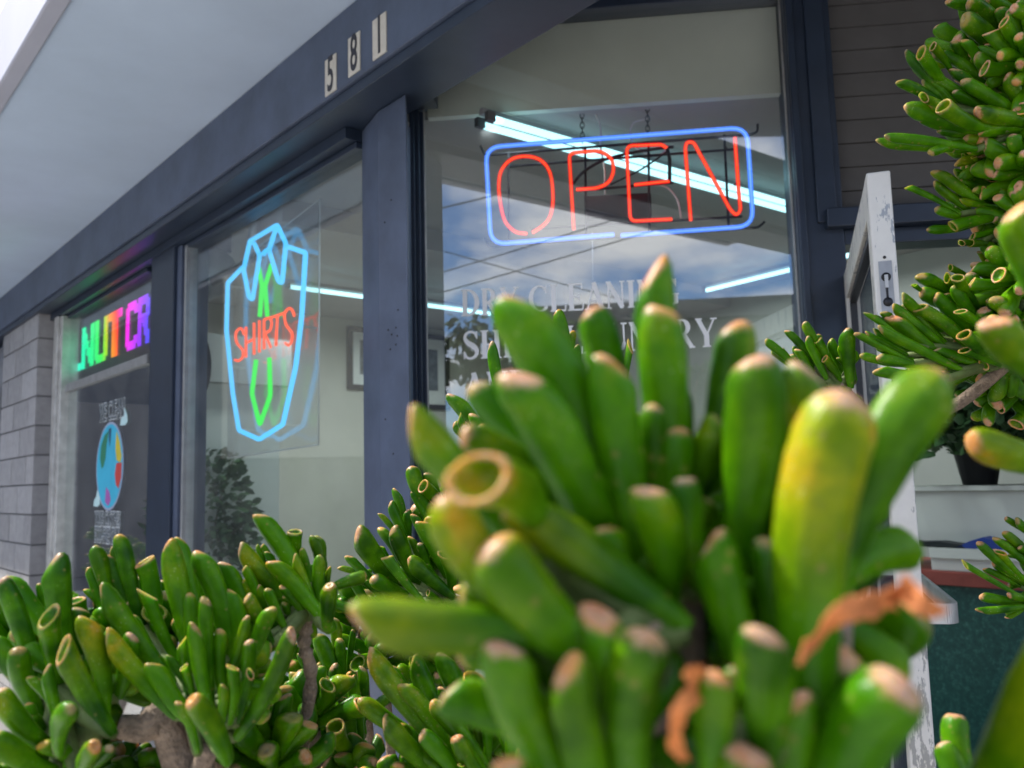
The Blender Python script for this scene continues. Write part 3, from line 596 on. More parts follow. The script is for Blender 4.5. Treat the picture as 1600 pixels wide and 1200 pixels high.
# LED display with rainbow text
led = empty('led_message_sign', P(4.8, NW + .06, .66), 'black scrolling display with rainbow nut cr lettering in far window', 'display sign')
m = MB(); m.fbox(P, sM2 + .003, sL2 - .003, NW + .05, NW + .11, .655, 1.035); m.build('display_panel', mat('display_black', (.03, .03, .035), .5, var=.05), led)
def led_mat():
    m = bpy.data.materials.new('led_rainbow'); m.use_nodes = True; t = m.node_tree; t.nodes.clear()
    o = t.nodes.new('ShaderNodeOutputMaterial'); e = t.nodes.new('ShaderNodeEmission'); e.inputs[1].default_value = 1.5
    uv = t.nodes.new('ShaderNodeAttribute'); uv.attribute_name = 'lx'; r = t.nodes.new('ShaderNodeValToRGB'); cr = r.color_ramp
    cols = [(0, (0, .9, .6)), (.2, (0, .85, .28)), (.38, (.04, .8, .08)), (.46, (.4, .65, 0)), (.53, (.95, .28, 0)), (.62, (1, .02, .01)), (.70, (1, 0, .6)), (.8, (.75, .02, .9)), (.9, (.3, .03, .9)), (1, (.08, .06, .9))]
    cr.elements[0].color = cols[0][1] + (1,); cr.elements[1].color = cols[-1][1] + (1,)
    for p_, c in cols[1:-1]: q = cr.elements.new(p_); q.color = c + (1,)
    t.links.new(uv.outputs['Fac'], r.inputs[0]); t.links.new(r.outputs[0], e.inputs[0]); t.links.new(e.outputs[0], o.inputs[0]); return m
FONT5 = {'.': ['000', '000', '000', '000', '000', '000', '000', '000', '000', '011', '011'],
 'N': ['1100011', '1100011', '1110011', '1110011', '1111011', '1111011', '1101111', '1101111', '1100111', '1100111', '1100011'],
 'U': ['1100011'] * 9 + ['1111111', '0111110'],
 'T': ['1111111', '1111111'] + ['0011100'] * 9,
 'C': ['0111110', '1111111', '1100011', '1100000', '1100000', '1100000', '1100000', '1100000', '1100011', '1111111', '0111110'],
 'R': ['1111110', '1111111', '1100011', '1100011', '1111111', '1111110', '1101110', '1100110', '1100111', '1100011', '1100011']}
m = MB(); xs = []
zb0 = hit(120, 581, N, NW + .046).z - ZC; zt0 = hit(234, 457, N, NW + .046).z - ZC
lsL, lsR = fcs(119, 560, NW + .046), fcs(232, 520, NW + .046)
def led_text():
    starts = {0: (5.42, '.', .035), 1: (5.30, 'N', .036), 2: (5.02, 'U', .036), 3: (4.79, 'T', .038), 4: (4.47, 'C', .034), 5: (4.275, 'R', .019)}
    lay = [('.', 5.43, 5.33), ('N', 5.32, 5.08), ('U', 5.06, 4.83), ('T', 4.815, 4.585), ('C', 4.515, 4.335), ('R', 4.325, 4.163)]
    H_ = (zt0 - zb0)
    lay = [(c_, lsR + (a_ - 4.163) * (lsL - lsR) / (5.43 - 4.163), lsR + (b_ - 4.163) * (lsL - lsR) / (5.43 - 4.163)) for c_, a_, b_ in lay]
    for ch, sl, sr in lay:
        rows = FONT5[ch]; wv = len(rows[0])
        for i in range(22):
            row = rows[i // 2]; z1 = zt0 - i * H_ / 22; z0 = z1 - H_ / 22 * .72
            j = 0
            while j < wv:
                if row[j] == '1':
                    k = j
                    while k < wv and row[k] == '1': k += 1
                    a = sl + (sr - sl) * j / wv; b = sl + (sr - sl) * k / wv
                    m.add([P(a, NW + .046, z0), P(b, NW + .046, z0), P(b, NW + .046, z1), P(a, NW + .046, z1), P(a, NW + .0495, z0), P(b, NW + .0495, z0), P(b, NW + .0495, z1), P(a, NW + .0495, z1)], [(0, 1, 2, 3), (4, 5, 6, 7), (0, 1, 5, 4), (2, 3, 7, 6), (1, 2, 6, 5), (3, 0, 4, 7)])
                    for (s_, z_) in ((a, z0), (b, z0), (b, z1), (a, z1)) * 2: xs.append((lsL - s_) / (lsL - lsR) + (z_ - .84) * .25 * (-1 if (lsL - s_) / (lsL - lsR) > .7 else 1))
                    j = k
                else: j += 1
led_text()
lo = m.build('lit_letters', led_mat(), led); at = lo.data.attributes.new('lx', 'FLOAT', 'POINT'); at.data.foreach_set('value', [max(0, min(1, x)) for x in xs])

# flat text helper (built-in font, turned into a mesh)
def text_mesh(body, size, off=0.0, ext=0.0006, sx=1.0, space=1.0):
    c = bpy.data.curves.new('txt', 'FONT'); c.body = body; c.size = size; c.offset = off; c.extrude = ext; c.align_x = 'CENTER'; c.align_y = 'CENTER'; c.space_character = space; c.resolution_u = 4
    o = bpy.data.objects.new('txt', c); SC.collection.objects.link(o); bpy.context.view_layer.update()
    dg = bpy.context.evaluated_depsgraph_get(); me = bpy.data.meshes.new_from_object(o.evaluated_get(dg)); bpy.data.objects.remove(o)
    for v in me.vertices: v.co.x *= sx
    return me
def facade_M(s, n, z): # text frame on the facade: x to the right (-U), y up, z out (-N)
    X = -U; Y = Z; W = -N; p = P(s, n, z)
    return Matrix(((X.x, Y.x, W.x, p.x), (X.y, Y.y, W.y, p.y), (X.z, Y.z, W.z, p.z), (0, 0, 0, 1)))
# house number plates on the beam
for k, (ch, x0, y0, x1, y1, yb) in enumerate((('5', 509, 96, 526, 84, 152), ('8', 545, 62, 563, 52, 122), ('1', 583, 34, 604, 22, 96))):
    a = hit(x0, y0, N, 1.199); b = hit(x1, y1, N, 1.199); c = hit(x0, yb, N, 1.199)
    sL, sR = a.dot(U), b.dot(U); zt_, zb_ = a.z - ZC, c.z - ZC
    o = empty('house_number_plate', P((sL + sR) / 2, 1.199, zb_), {'5': 'leftmost cream house number plate on the beam, dark numeral five', '8': 'middle cream house number plate on the beam, dark numeral eight', '1': 'rightmost cream house number plate on the beam, dark numeral one'}[ch], 'number plate', 'house number plates on the beam')
    m = MB(); m.fbox(P, sR, sL, 1.1965, 1.1995, zb_, zt_); m.build('plate', PLATE, o)
    me = text_mesh(ch, .152, 0.002, .0005, .52); me.materials.append(NUMB); obj('numeral', me, o, facade_M((sL + sR) / 2, 1.1958, (zt_ + zb_) / 2))
# window decal: globe and outlined words
dc = empty('window_decal', P(4.72, NW - .002, -.2), 'round earth decal with we clean and eco friendly wording on far window', 'decal')
OUTL = mat('decal_white', (.62, .66, .68), .6, var=.03); DRK = mat('decal_dark', (.05, .07, .09), .6, var=.1)
def dtext(body, x, y, hgt_px, wid, sx):
    v = hit(x, y, N, NW - .003); s, z = v.dot(U), v.z - ZC
    for off, mm, nn in ((.0045, OUTL, .003), (-.0005, DRK, .0042)):
        me = text_mesh(body, wid, off, .0003, sx); me.materials.append(mm); obj('lettering', me, dc, facade_M(s, NW - nn, z))
dtext('WE CLEAN', 174, 643, 25, .135, .64); dtext('YOUR CLOTHES', 167, 812, 20, .105, .56); dtext('ECO-FRIENDLY', 166, 838, 22, .115, .54)
def disc(cx_, cz, rx, rz, nn, n=32): return [P(cx_ + rx * math.cos(2 * math.pi * k / n), nn, cz + rz * math.sin(2 * math.pi * k / n)) for k in range(n)]
v = hit(171, 728, N, NW - .002); gs, gz = v.dot(U), v.z - ZC; GR = .215
cyan = mat('decal_cyan', (.05, .45, .66), .6, var=.08); 
m = MB(); m.prism(disc(gs, gz, GR + .012, GR + .012, NW - .002), -N * .0004); globe = m.build('globe_rim', mat('decal_rim', (.35, .4, .55), .6), dc)
m = MB(); m.prism(disc(gs, gz, GR, GR, NW - .0026), -N * .0004); m.build('sea', cyan, globe)
def patch(col, pts, nm):
    m = MB(); m.prism([P(gs - x * GR, NW - .0032, gz + y * GR) for x, y in pts], -N * .0004); m.build(nm, mat('decal_' + nm, col, .6, var=.1), globe)
patch((.03, .22, .12), ((-.45, .75), (-.1, .85), (-.25, .5), (-.3, .2), (-.45, .0), (-.6, -.05), (-.75, .2), (-.7, .5)), 'green_land')
patch((.62, .50, .04), ((.5, .8), (.75, .55), (.92, .2), (.85, .05), (.55, .12), (.45, .4)), 'yellow_land')
patch((.55, .06, .05), ((.55, .05), (.95, .05), (.93, -.3), (.75, -.55), (.55, -.45), (.45, -.2)), 'red_land')
patch((.40, .12, .42), ((-.2, -.5), (.05, -.6), (.2, -.8), (.0, -.95), (-.25, -.85)), 'purple_land')
patch((.02, .08, .16), ((-.1, .9), (.1, .9), (.06, .6), (-.02, .45), (-.08, .65)), 'dark_land')
for (x, y) in ((1.0, 1.02), (-.95, -.85)):
    m = MB(); m.prism([P(gs - (x + a) * GR, NW - .0028, gz + (y + b) * GR) for a, b in ((-.25, -.1), (.1, -.12), (.28, -.05), (.25, .1), (.05, .3), (-.05, .12), (-.2, .05))], -N * .0004); m.build('hand', mat('decal_hand', (.5, .72, .74), .6, var=.03), dc)

# painted serif lettering on the entry window
def glyph(ch):
    T, t, S = .17, .062, .05                 # thick stem, hairline, serif height
    rib = []                                  # ribbons: list of (points, widths)
    def stem(x, y0=0., y1=1., w_=T, s0=True, s1=True):
        rib.append(([(x, y0), (x, y1)], [w_, w_]))
        for yy, on in ((y0 + S / 2, s0), (y1 - S / 2, s1)):
            if on: rib.append(([(x - w_ / 2 - .085, yy), (x + w_ / 2 + .085, yy)], [S, S]))
    def arc(cx_, cy_, rx, ry, a0, a1, wmax, wmin, n=18):
        pts = []; ws = []
        for k in range(n + 1):
            a = R(a0 + (a1 - a0) * k / n); pts.append((cx_ + rx * math.cos(a), cy_ + ry * math.sin(a))); ws.append(wmin + (wmax - wmin) * abs(math.cos(a)) ** 1.3)
        rib.append((pts, ws))
    if ch == 'D': stem(.2); arc(.3, .5, .46, .47, -90, 90, T * 1.05, t); rib.append(([(.2, .03), (.31, .03)], [t, t])); rib.append(([(.2, .97), (.31, .97)], [t, t])); wd = .92
    elif ch == 'R': stem(.2); arc(.34, .73, .25, .24, -90, 90, T, t); rib.append(([(.2, .97), (.35, .97)], [t, t])); rib.append(([(.2, .49), (.35, .49)], [t, t])); rib.append(([(.38, .49), (.72, .02)], [T * .95, T * .95])); rib.append(([(.66, .025), (.86, .025)], [S, S])); wd = .9
    elif ch == 'Y': stem(.44, 0, .45, T, True, False); rib.append(([(.12, .97), (.44, .40)], [T * .9, T * .9])); rib.append(([(.76, .97), (.46, .42)], [t, t])); rib.append(([(.0, .975), (.28, .975)], [S, S])); rib.append(([(.62, .975), (.88, .975)], [S, S])); wd = .88
    elif ch in 'CG':
        arc(.5, .5, .40, .47, 42, 318, T, t, 26); rib.append(([(.80, .98), (.80, .70)], [.05, .05]))
        if ch == 'G': rib.append(([(.78, .08), (.78, .42)], [T, T])); rib.append(([(.60, .42), (.94, .42)], [S, S]))
        else: rib.append(([(.80, .22), (.84, .16)], [.05, .05]))
        wd = .95
    elif ch == 'L': stem(.2); rib.append(([(.2, .03), (.72, .03)], [t, t])); rib.append(([(.71, .0), (.74, .26)], [.05, .05])); wd = .8
    elif ch == 'E':
        stem(.2)
        for yy, x1 in ((.03, .70), (.97, .68), (.5, .55)): rib.append(([(.2, yy), (x1, yy)], [t, t]))
        rib.append(([(.70, .0), (.73, .25)], [.05, .05])); rib.append(([(.68, 1.), (.68, .77)], [.05, .05])); rib.append(([(.55, .38), (.55, .62)], [.05, .05])); wd = .8
    elif ch == 'A': rib.append(([(.12, .02), (.44, 1.0)], [t, t])); rib.append(([(.76, .02), (.43, 1.0)], [T, T])); rib.append(([(.24, .33), (.64, .33)], [t * .9, t * .9])); rib.append(([(.0, .025), (.26, .025)], [S, S])); rib.append(([(.60, .025), (.92, .025)], [S, S])); wd = .92
    elif ch == 'N': stem(.16, 0, 1, t); stem(.78, 0, 1, t, False, True); rib.append(([(.15, .97), (.77, .03)], [T, T])); wd = .95
    elif ch == 'I': stem(.22); wd = .46
    elif ch == 'S':
        pts = [(.66, .78), (.60, .91), (.42, .97), (.22, .90), (.17, .74), (.30, .58), (.50, .47), (.66, .32), (.62, .13), (.42, .03), (.22, .08), (.14, .24)]
        pp = smooth_path([(a, b, 0) for a, b in pts], 4); n = len(pp); rib.append(([(q.x, q.y) for q in pp], [t + (T - t) * math.exp(-((k / n - .52) / .17) ** 2) + .02 for k in range(n)]))
        rib.append(([(.67, .99), (.67, .72)], [.045, .045])); rib.append(([(.13, .01), (.13, .29)], [.045, .045])); wd = .8
    elif ch == 'H': stem(.2); stem(.74); rib.append(([(.2, .5), (.74, .5)], [t, t])); wd = .96
    elif ch == 'T': stem(.42, 0, 1, T, True, False); rib.append(([(.05, .97), (.79, .97)], [t, t])); rib.append(([(.06, 1.), (.05, .75)], [.05, .05])); rib.append(([(.78, 1.), (.79, .75)], [.05, .05])); wd = .84
    elif ch == 'U': rib.append(([(.18, .97), (.18, .32)], [T, T])); arc(.45, .32, .28, .28, 180, 360, T * .8, t * 1.4); rib.append(([(.74, .97), (.74, .3)], [t, t])); rib.append(([(.02, .975), (.36, .975)], [S, S])); rib.append(([(.62, .975), (.88, .975)], [S, S])); wd = .92
    return rib, wd
def lettering(text, x0, yb0, x1, yb1, cap_px, label):
    a = hit(x0, yb0, ON, MO - .001); b = hit(x1, yb1, ON, MO - .001); t0, t1 = a.dot(OD), b.dot(OD); zb = a.z - ZC
    zb1 = b.z - ZC
    h = hit(x0, yb0 - cap_px, ON, MO - .001).z - a.z
    tot = sum(.45 if c == ' ' else glyph(c)[1] for c in text); k = (t1 - t0) / tot; cur = t0
    o = empty('window_lettering', Q((t0 + t1) / 2, MO - .002, zb), label, 'lettering', 'white lettering on the entry window')
    for c in text:
        if c == ' ': cur += .45 * k; continue
        rib, wd = glyph(c); m = MB(); lay = 0
        for pts, ws in rib:
            pv = [Vector((p[0] * k, p[1] * h)) for p in pts]; L = []; Rr = []
            for i, p in enumerate(pv):
                tg = (pv[min(i + 1, len(pv) - 1)] - pv[max(i - 1, 0)]).normalized(); nn = Vector((-tg.y, tg.x)); ww = ws[i] * h * .5; L.append(p + nn * ww); Rr.append(p - nn * ww)
            dd = MO - .0008 - lay * .00012; lay += 1
            zo = zb + (zb1 - zb) * (cur - t0) / (t1 - t0)
            vs = [Q(cur + q.x, dd, zo + q.y) for q in L] + [Q(cur + q.x, dd, zo + q.y) for q in Rr]; n = len(L)
            m.add(vs, [(i, i + 1, n + i + 1, n + i) for i in range(n - 1)])
        m.build('letter', WLET, o); cur += wd * k
lettering('DRY CLEANING', 720, 494.5, 1062, 476.5, 42, 'top line of white serif lettering reading dry cleaning on the glass')
lettering('SHIRT LAUNDRY', 721, 562, 1122, 541, 44, 'second line of white serif lettering reading shirt laundry on the glass')
lettering('AND', 724, 628, 832, 622, 45, 'third line of white serif lettering starting with and on the glass')

# ------------------------------------------------------------------ across the street (seen mirrored in the glass)
ob = empty('opposite_building', refl(ray(1100, 600) * 20), 'low dark building mirrored low in the entry window', 'building')
qa, qb = refl(ray(800, 600) * (21 / ray(800, 600).y)), refl(ray(1400, 600) * (20 / ray(1400, 600).y)); qa.z = qb.z = 0
qd = (qb - qa).normalized(); qn = Vector((qd.y, -qd.x, 0)); qn = qn if qn.y < 0 else -qn
def OF(a, b, z): return qa + qd * a + qn * b + Z * z
qL = (qb - qa).length
m = MB(); m.fbox(OF, 0, qL + 14, 0, 6, -.1, 5.3); m.build('wall', mat('dark_grey_stucco', (.13, .125, .12), .9, var=.08, scale=1.5), ob)
m = MB(); m.fbox(OF, -.3, qL + 14.3, -.4, 6.3, 5.301, 5.75); m.build('roof', mat('dark_roof_edge', (.08, .08, .085), .8), ob)
ba = empty('beige_building', (-13, 12, 0), 'plain beige two storey building mirrored in the shirts window', 'building')
bd = Vector((-.965, .327, 0)); bn = Vector((bd.y, -bd.x, 0)); bc = EYE + bd * 13; bc.z = 0
def BF(a, b, z): return bc + bn * a + bd * b + Z * z
STUC = mat('beige_stucco', (.50, .45, .33), .9, var=.05, scale=2, bump=.2)
def mir(x, y):
    v = ray(x, y); v = v - N * (2 * v.dot(N)); e = EYE - N * (2 * (EYE.dot(N) - NW)); k = 13 / v.dot(bd); p = e + v * ((13 - (e - EYE).dot(bd)) / v.dot(bd)); return (p - bc).dot(bn), p.z
m1, h1 = mir(355, 715); m2, h2 = mir(900, 715)
lo_, hi_ = min(m1, m1 + (m2 - m1) * 3), max(m1, m1 + (m2 - m1) * 3)
m = MB(); m.fbox(BF, lo_, hi_, 0, 6, h1, 9); m.build('wall', STUC, ba)
nb = empty('sky_mask_block', bc + bn * (m1 - (8 if m2 > m1 else -8)), 'added dark brown block masking bright sky mirrored in the far window', 'building')  # added block: gives the glass something dark to mirror instead of bright sky
m = MB(); m.fbox(BF, *((m1 - 30, m1 - .02) if m2 > m1 else (m1 + .02, m1 + 30)), .5, 6, -.1, 8); m.build('wall', mat('sky_mask_brown', (.10, .09, .085), .9, var=.1, scale=2), nb)
m = MB(); m.fbox(BF, lo_, hi_, .15, 6, -.1, h1 - .001); m.build('base_wall', mat('dark_base_wall', (.12, .11, .09), .8), ba)
TREE = mat('street_tree_leaf', (.05, .085, .03), .7, var=.4, scale=3); TRK = mat('tree_bark', (.10, .075, .05), .9, var=.2)
def tree(p, h, rad, label, seed, n=2600):
    random.seed(seed); p = Vector(p); o = empty('street_tree', p, label, 'tree', 'trees mirrored in the entry window'); lf = MB(); st = MB()
    st.tube([p, p + Z * h * .35 + Vector((.08, .05, 0)), p + Z * h * .7], [.16, .12, .06], 8)
    cl = [(p + Vector((random.gauss(0, .45) * rad, random.gauss(0, .45) * rad, h * random.uniform(.42, .93))), rad * random.uniform(.25, .5)) for _ in range(16)]
    for c, r_ in cl[:8]: st.tube([p + Z * h * .35, (p + Z * h * .5).lerp(c, .5), c], [.06, .04, .015], 6)
    for k in range(n):
        c, r_ = random.choice(cl); v = Vector((random.gauss(0, 1), random.gauss(0, 1), random.gauss(0, .8))).normalized() * r_ * random.random() ** .45
        leafcard(lf, c + v, v + Vector((0, 0, -.3)), .17, .10)
    st.build('trunk', TRK, o); lf.build('crown', TREE, o)
tree((-4.0, -8.3, -.1), 4.8, 1.0, 'leafy street tree mirrored beside the corner column', 3)
tree((-2.0, -8.6, -.1), 4.4, .85, 'smaller leafy street tree mirrored behind the white lettering', 4)
WIRE = mat('wire_black', (.02, .02, .022), .7)
for k, (p, q, r_, lab) in enumerate((((668, 330), (830, 290), .010, 'thick overhead cable mirrored left of the open sign'), ((668, 432), (985, 335), .007, 'thin overhead wire mirrored crossing under the open sign'), ((668, 463), (1070, 345), .008, 'lowest overhead wire rising right in the entry window'), ((668, 385), (960, 465), .006, 'overhead wire falling right behind the lettering'))):
    a = ray(*p); b = ray(*q); pa = refl(a * (9 / a.y)) + Z * ZC; pb = refl(b * (10 / b.y)) + Z * ZC; dd = pb - pa
    pts = [pa + dd * t + Z * (.012 * abs(dd.length) * ((t - .5) ** 2 - .25)) for t in [x / 4 - 5 for x in range(45)]]
    m = MB(); m.tube(pts, r_, 6); o = m.build('overhead_wire', WIRE); tag(o, lab, 'wire', 'overhead wires mirrored in the entry window')

# ------------------------------------------------------------------ succulents
def leaf_mat():
    m = bpy.data.materials.new('succulent_leaf'); m.use_nodes = True; t = m.node_tree; b = t.nodes['Principled BSDF']; NN = t.nodes.new; LL = t.links.new
    oi = NN('ShaderNodeObjectInfo'); g = NN('ShaderNodeNewGeometry'); ta = NN('ShaderNodeAttribute'); ta.attribute_name = 't'; ka = NN('ShaderNodeAttribute'); ka.attribute_name = 'tipm'
    sp = NN('ShaderNodeSeparateColor'); LL(oi.outputs['Color'], sp.inputs[0])
    n1 = NN('ShaderNodeTexNoise'); n1.inputs['Scale'].default_value = 45; n1.inputs['Detail'].default_value = 5; LL(g.outputs['Position'], n1.inputs['Vector'])
    n2 = NN('ShaderNodeTexNoise'); n2.inputs['Scale'].default_value = 260; n2.inputs['Detail'].default_value = 5; n2.inputs['Roughness'].default_value = .65; LL(g.outputs['Position'], n2.inputs['Vector'])
    def mixc(f, a, c):
        x = NN('ShaderNodeMix'); x.data_type = 'RGBA'
        for i, v in ((0, f), (6, a), (7, c)):
            if isinstance(v, (int, float)): x.inputs[i].default_value = v
            elif isinstance(v, tuple): x.inputs[i].default_value = v + (1,)
            else: LL(v, x.inputs[i])
        return x.outputs[2]
    def mr(v, a, b_, c=0, d=1, sm=True):
        x = NN('ShaderNodeMapRange'); x.interpolation_type = 'SMOOTHSTEP' if sm else 'LINEAR'
        for i, q in zip((1, 2, 3, 4), (a, b_, c, d)): x.inputs[i].default_value = q
        LL(v, x.inputs[0]); return x.outputs[0]
    def ma(op, a, c):
        x = NN('ShaderNodeMath'); x.operation = op
        for i, v in enumerate((a, c)):
            if isinstance(v, (int, float)): x.inputs[i].default_value = v
            else: LL(v, x.inputs[i])
        return x.outputs[0]
    grn = mixc(oi.outputs['Random'], (.008, .060, .0003), (.042, .165, .0005))
    grn = mixc(mr(n1.outputs[0], .35, .68, 0, .7), grn, (.095, .27, .0006))
    yel = mixc(n1.outputs[0], (.27, .34, .004), (.42, .34, .006))
    yf = ma('MULTIPLY', ma('MULTIPLY', sp.outputs[0], mr(n1.outputs[0], .32, .6, .35, 1)), mr(ta.outputs['Fac'], .3, .85))
    col = mixc(yf, grn, yel)
    rust = ma('MULTIPLY', mr(ta.outputs['Fac'], .62, 1.0), mr(n1.outputs[0], .52, .68))
    col = mixc(ma('MULTIPLY', rust, ma('ADD', ma('MULTIPLY', sp.outputs[0], 1.5), .08)), col, (.55, .24, .02))
    tipc = mixc(mr(n2.outputs[0], .38, .62), (.50, .17, .07), (.62, .33, .21))
    tipc = mixc(mr(n1.outputs[0], .45, .7), tipc, (.62, .26, .04))
    tipc = mixc(ma('MULTIPLY', sp.outputs[2], .8), tipc, (.46, .42, .34))
    tf = mr(ma('ADD', ka.outputs['Fac'], ma('MULTIPLY', ma('SUBTRACT', n2.outputs[0], .5), .9)), .42, .95)
    col = mixc(ma('MULTIPLY', tf, sp.outputs[1]), col, tipc)
    vo = NN('ShaderNodeTexVoronoi'); vo.inputs['Scale'].default_value = 330; LL(g.outputs['Position'], vo.inputs['Vector'])
    spk = ma('MULTIPLY', mr(vo.outputs['Distance'], .22, .10), mr(n1.outputs[0], .5, .62)); 
    col = mixc(ma('MULTIPLY', spk, .35), col, (.52, .56, .34))
    v2 = NN('ShaderNodeTexVoronoi'); v2.inputs['Scale'].default_value = 150; LL(g.outputs['Position'], v2.inputs['Vector'])
    n3 = NN('ShaderNodeTexNoise'); n3.inputs['Scale'].default_value = 28; n3.inputs['Detail'].default_value = 3; LL(g.outputs['Position'], n3.inputs['Vector'])
    scar = ma('MULTIPLY', mr(v2.outputs['Distance'], .26, .12), mr(n3.outputs[0], .52, .60))
    col = mixc(ma('MULTIPLY', scar, .45), col, (.30, .22, .07))
    col = mixc(mr(n2.outputs[0], .40, .75, 0, .35), col, (.03, .10, .004))
    LL(col, b.inputs['Base Color']); b.inputs['Roughness'].default_value = .3; b.inputs['Specular IOR Level'].default_value = .14
    b.inputs['Subsurface Weight'].default_value = .4; b.inputs['Subsurface Radius'].default_value = (.6, 1, .08); b.inputs['Subsurface Scale'].default_value = .006
    bp = NN('ShaderNodeBump'); bp.inputs['Strength'].default_value = .3; bp.inputs['Distance'].default_value = .0012; LL(n2.outputs[0], bp.inputs['Height']); LL(bp.outputs[0], b.inputs['Normal'])
    return m
LEAF = leaf_mat()
# profile rows: (t along the leaf, radius, tip mask); a row that runs back down makes the hollow of a cup
FINGER = [(0, .0, 0), (0.0, .46, 0), (.08, .56, 0), (.2, .67, 0), (.36, .79, 0), (.52, .89, 0), (.68, .97, 0), (.80, 1.0, 0), (.88, .97, .12), (.935, .84, .42), (.97, .64, .75), (.99, .38, .95), (1.0, .16, 1), (1.0, .0, 1)]
CUP = [(0, .0, 0), (0.0, .36, 0), (.08, .45, 0), (.2, .57, 0), (.36, .70, 0), (.52, .80, 0), (.68, .87, 0), (.82, .91, 0), (.91, .95, .15), (.965, .985, .55), (.992, .95, 1), (1.0, .88, 1), (.992, .80, .95), (.965, .70, .45), (.92, .56, .1), (.885, .34, .0), (.875, .12, .0), (.875, 0, 0)]
DENT = [(0, .0, 0), (0.0, .48, 0), (.08, .58, 0), (.2, .68, 0), (.36, .80, 0), (.52, .88, 0), (.68, .97, 0), (.80, 1.0, 0), (.88, .96, .08), (.935, .86, .4), (.97, .69, .75), (.99, .50, 1), (.994, .34, 1), (.984, .17, .9), (.978, .06, .8), (.978, 0, .8)]
SPOON = [(0, .0, 0), (0.0, .38, 0), (.08, .46, 0), (.2, .57, 0), (.36, .70, 0), (.52, .84, 0), (.68, .95, 0), (.79, 1.02, 0), (.87, .98, .05), (.93, .80, .25), (.97, .52, .6), (.99, .27, .85), (1.0, .1, 1), (1.0, 0, 1)]
def leaf_mesh(name, prof, seg, bow, cut, flat, wob):
    vs = []; fs = []; ts = []; tm = []; rows = len(prof)
    for i, (t, r_, k) in enumerate(prof):
        n_ = 1 if r_ == 0 else seg
        for j in range(n_):
            a = 2 * math.pi * j / seg; x = math.cos(a) * r_; y = math.sin(a) * r_ * flat
            ww = 1 + wob * math.sin(2 * a + 1.3 + 3 * t) * t + .13 * noise.noise(Vector((math.cos(a) * 1.1 + bow * 9, math.sin(a) * 1.1 + cut * 40, t * 4.2))) + .05 * noise.noise(Vector((math.cos(a) * 3 + cut * 90, math.sin(a) * 3, t * 11))); x *= ww; y *= ww
            x2 = x + bow * 4 * (t - t * t); z = t + cut * x * max(0, (t - .72) / .28) ** 1.5
            vs.append((x2, y, z)); ts.append(t); tm.append(k)
    idx = []; c = 0
    for (t, r_, k) in prof: idx.append(c); c += 1 if r_ == 0 else seg
    for i in range(rows - 1):
        a, b = idx[i], idx[i + 1]; ra, rb = prof[i][1], prof[i + 1][1]
        for j in range(seg):
            j2 = (j + 1) % seg
            if ra == 0 and rb: fs.append((a, b + j2, b + j))
            elif rb == 0 and ra: fs.append((a + j, a + j2, b))
            elif ra and rb: fs.append((a + j, a + j2, b + j2, b + j))
    me = bpy.data.meshes.new(name); me.from_pydata(vs, [], fs); me.polygons.foreach_set('use_smooth', [True] * len(me.polygons)); me.materials.append(LEAF)
    for nm, dt in (('t', ts), ('tipm', tm)):
        at = me.attributes.new(nm, 'FLOAT', 'POINT'); at.data.foreach_set('value', dt)
    me.update(); return me
LM = {}
for key, prof in (('f', FINGER), ('c', CUP), ('d', DENT), ('s', SPOON)):
    for res, seg in (('hi', 28), ('lo', 14)):
        LM[key, res] = [leaf_mesh('leaf_%s' % key, prof, seg, bow, cut, fl, wb) for bow, cut, fl, wb in ((.25, .05, .86, .04), (-.35, -.06, .82, .06), (.6, .04, .9, .05), (-.12, .09, .78, .08), (.05, -.08, .88, .07), (.4, .12, .74, .05), (-.5, .06, .84, .09), (.15, -.12, .8, .06))]
BARK = mat('succulent_bark', (.24, .18, .13), .85, var=.45, scale=110, bump=1.0, bscale=320)
GSTEM = mat('succulent_green_stem', (.09, .13, .03), .7, var=.3, scale=60, bump=.4, bscale=160)
VIEW0 = fw
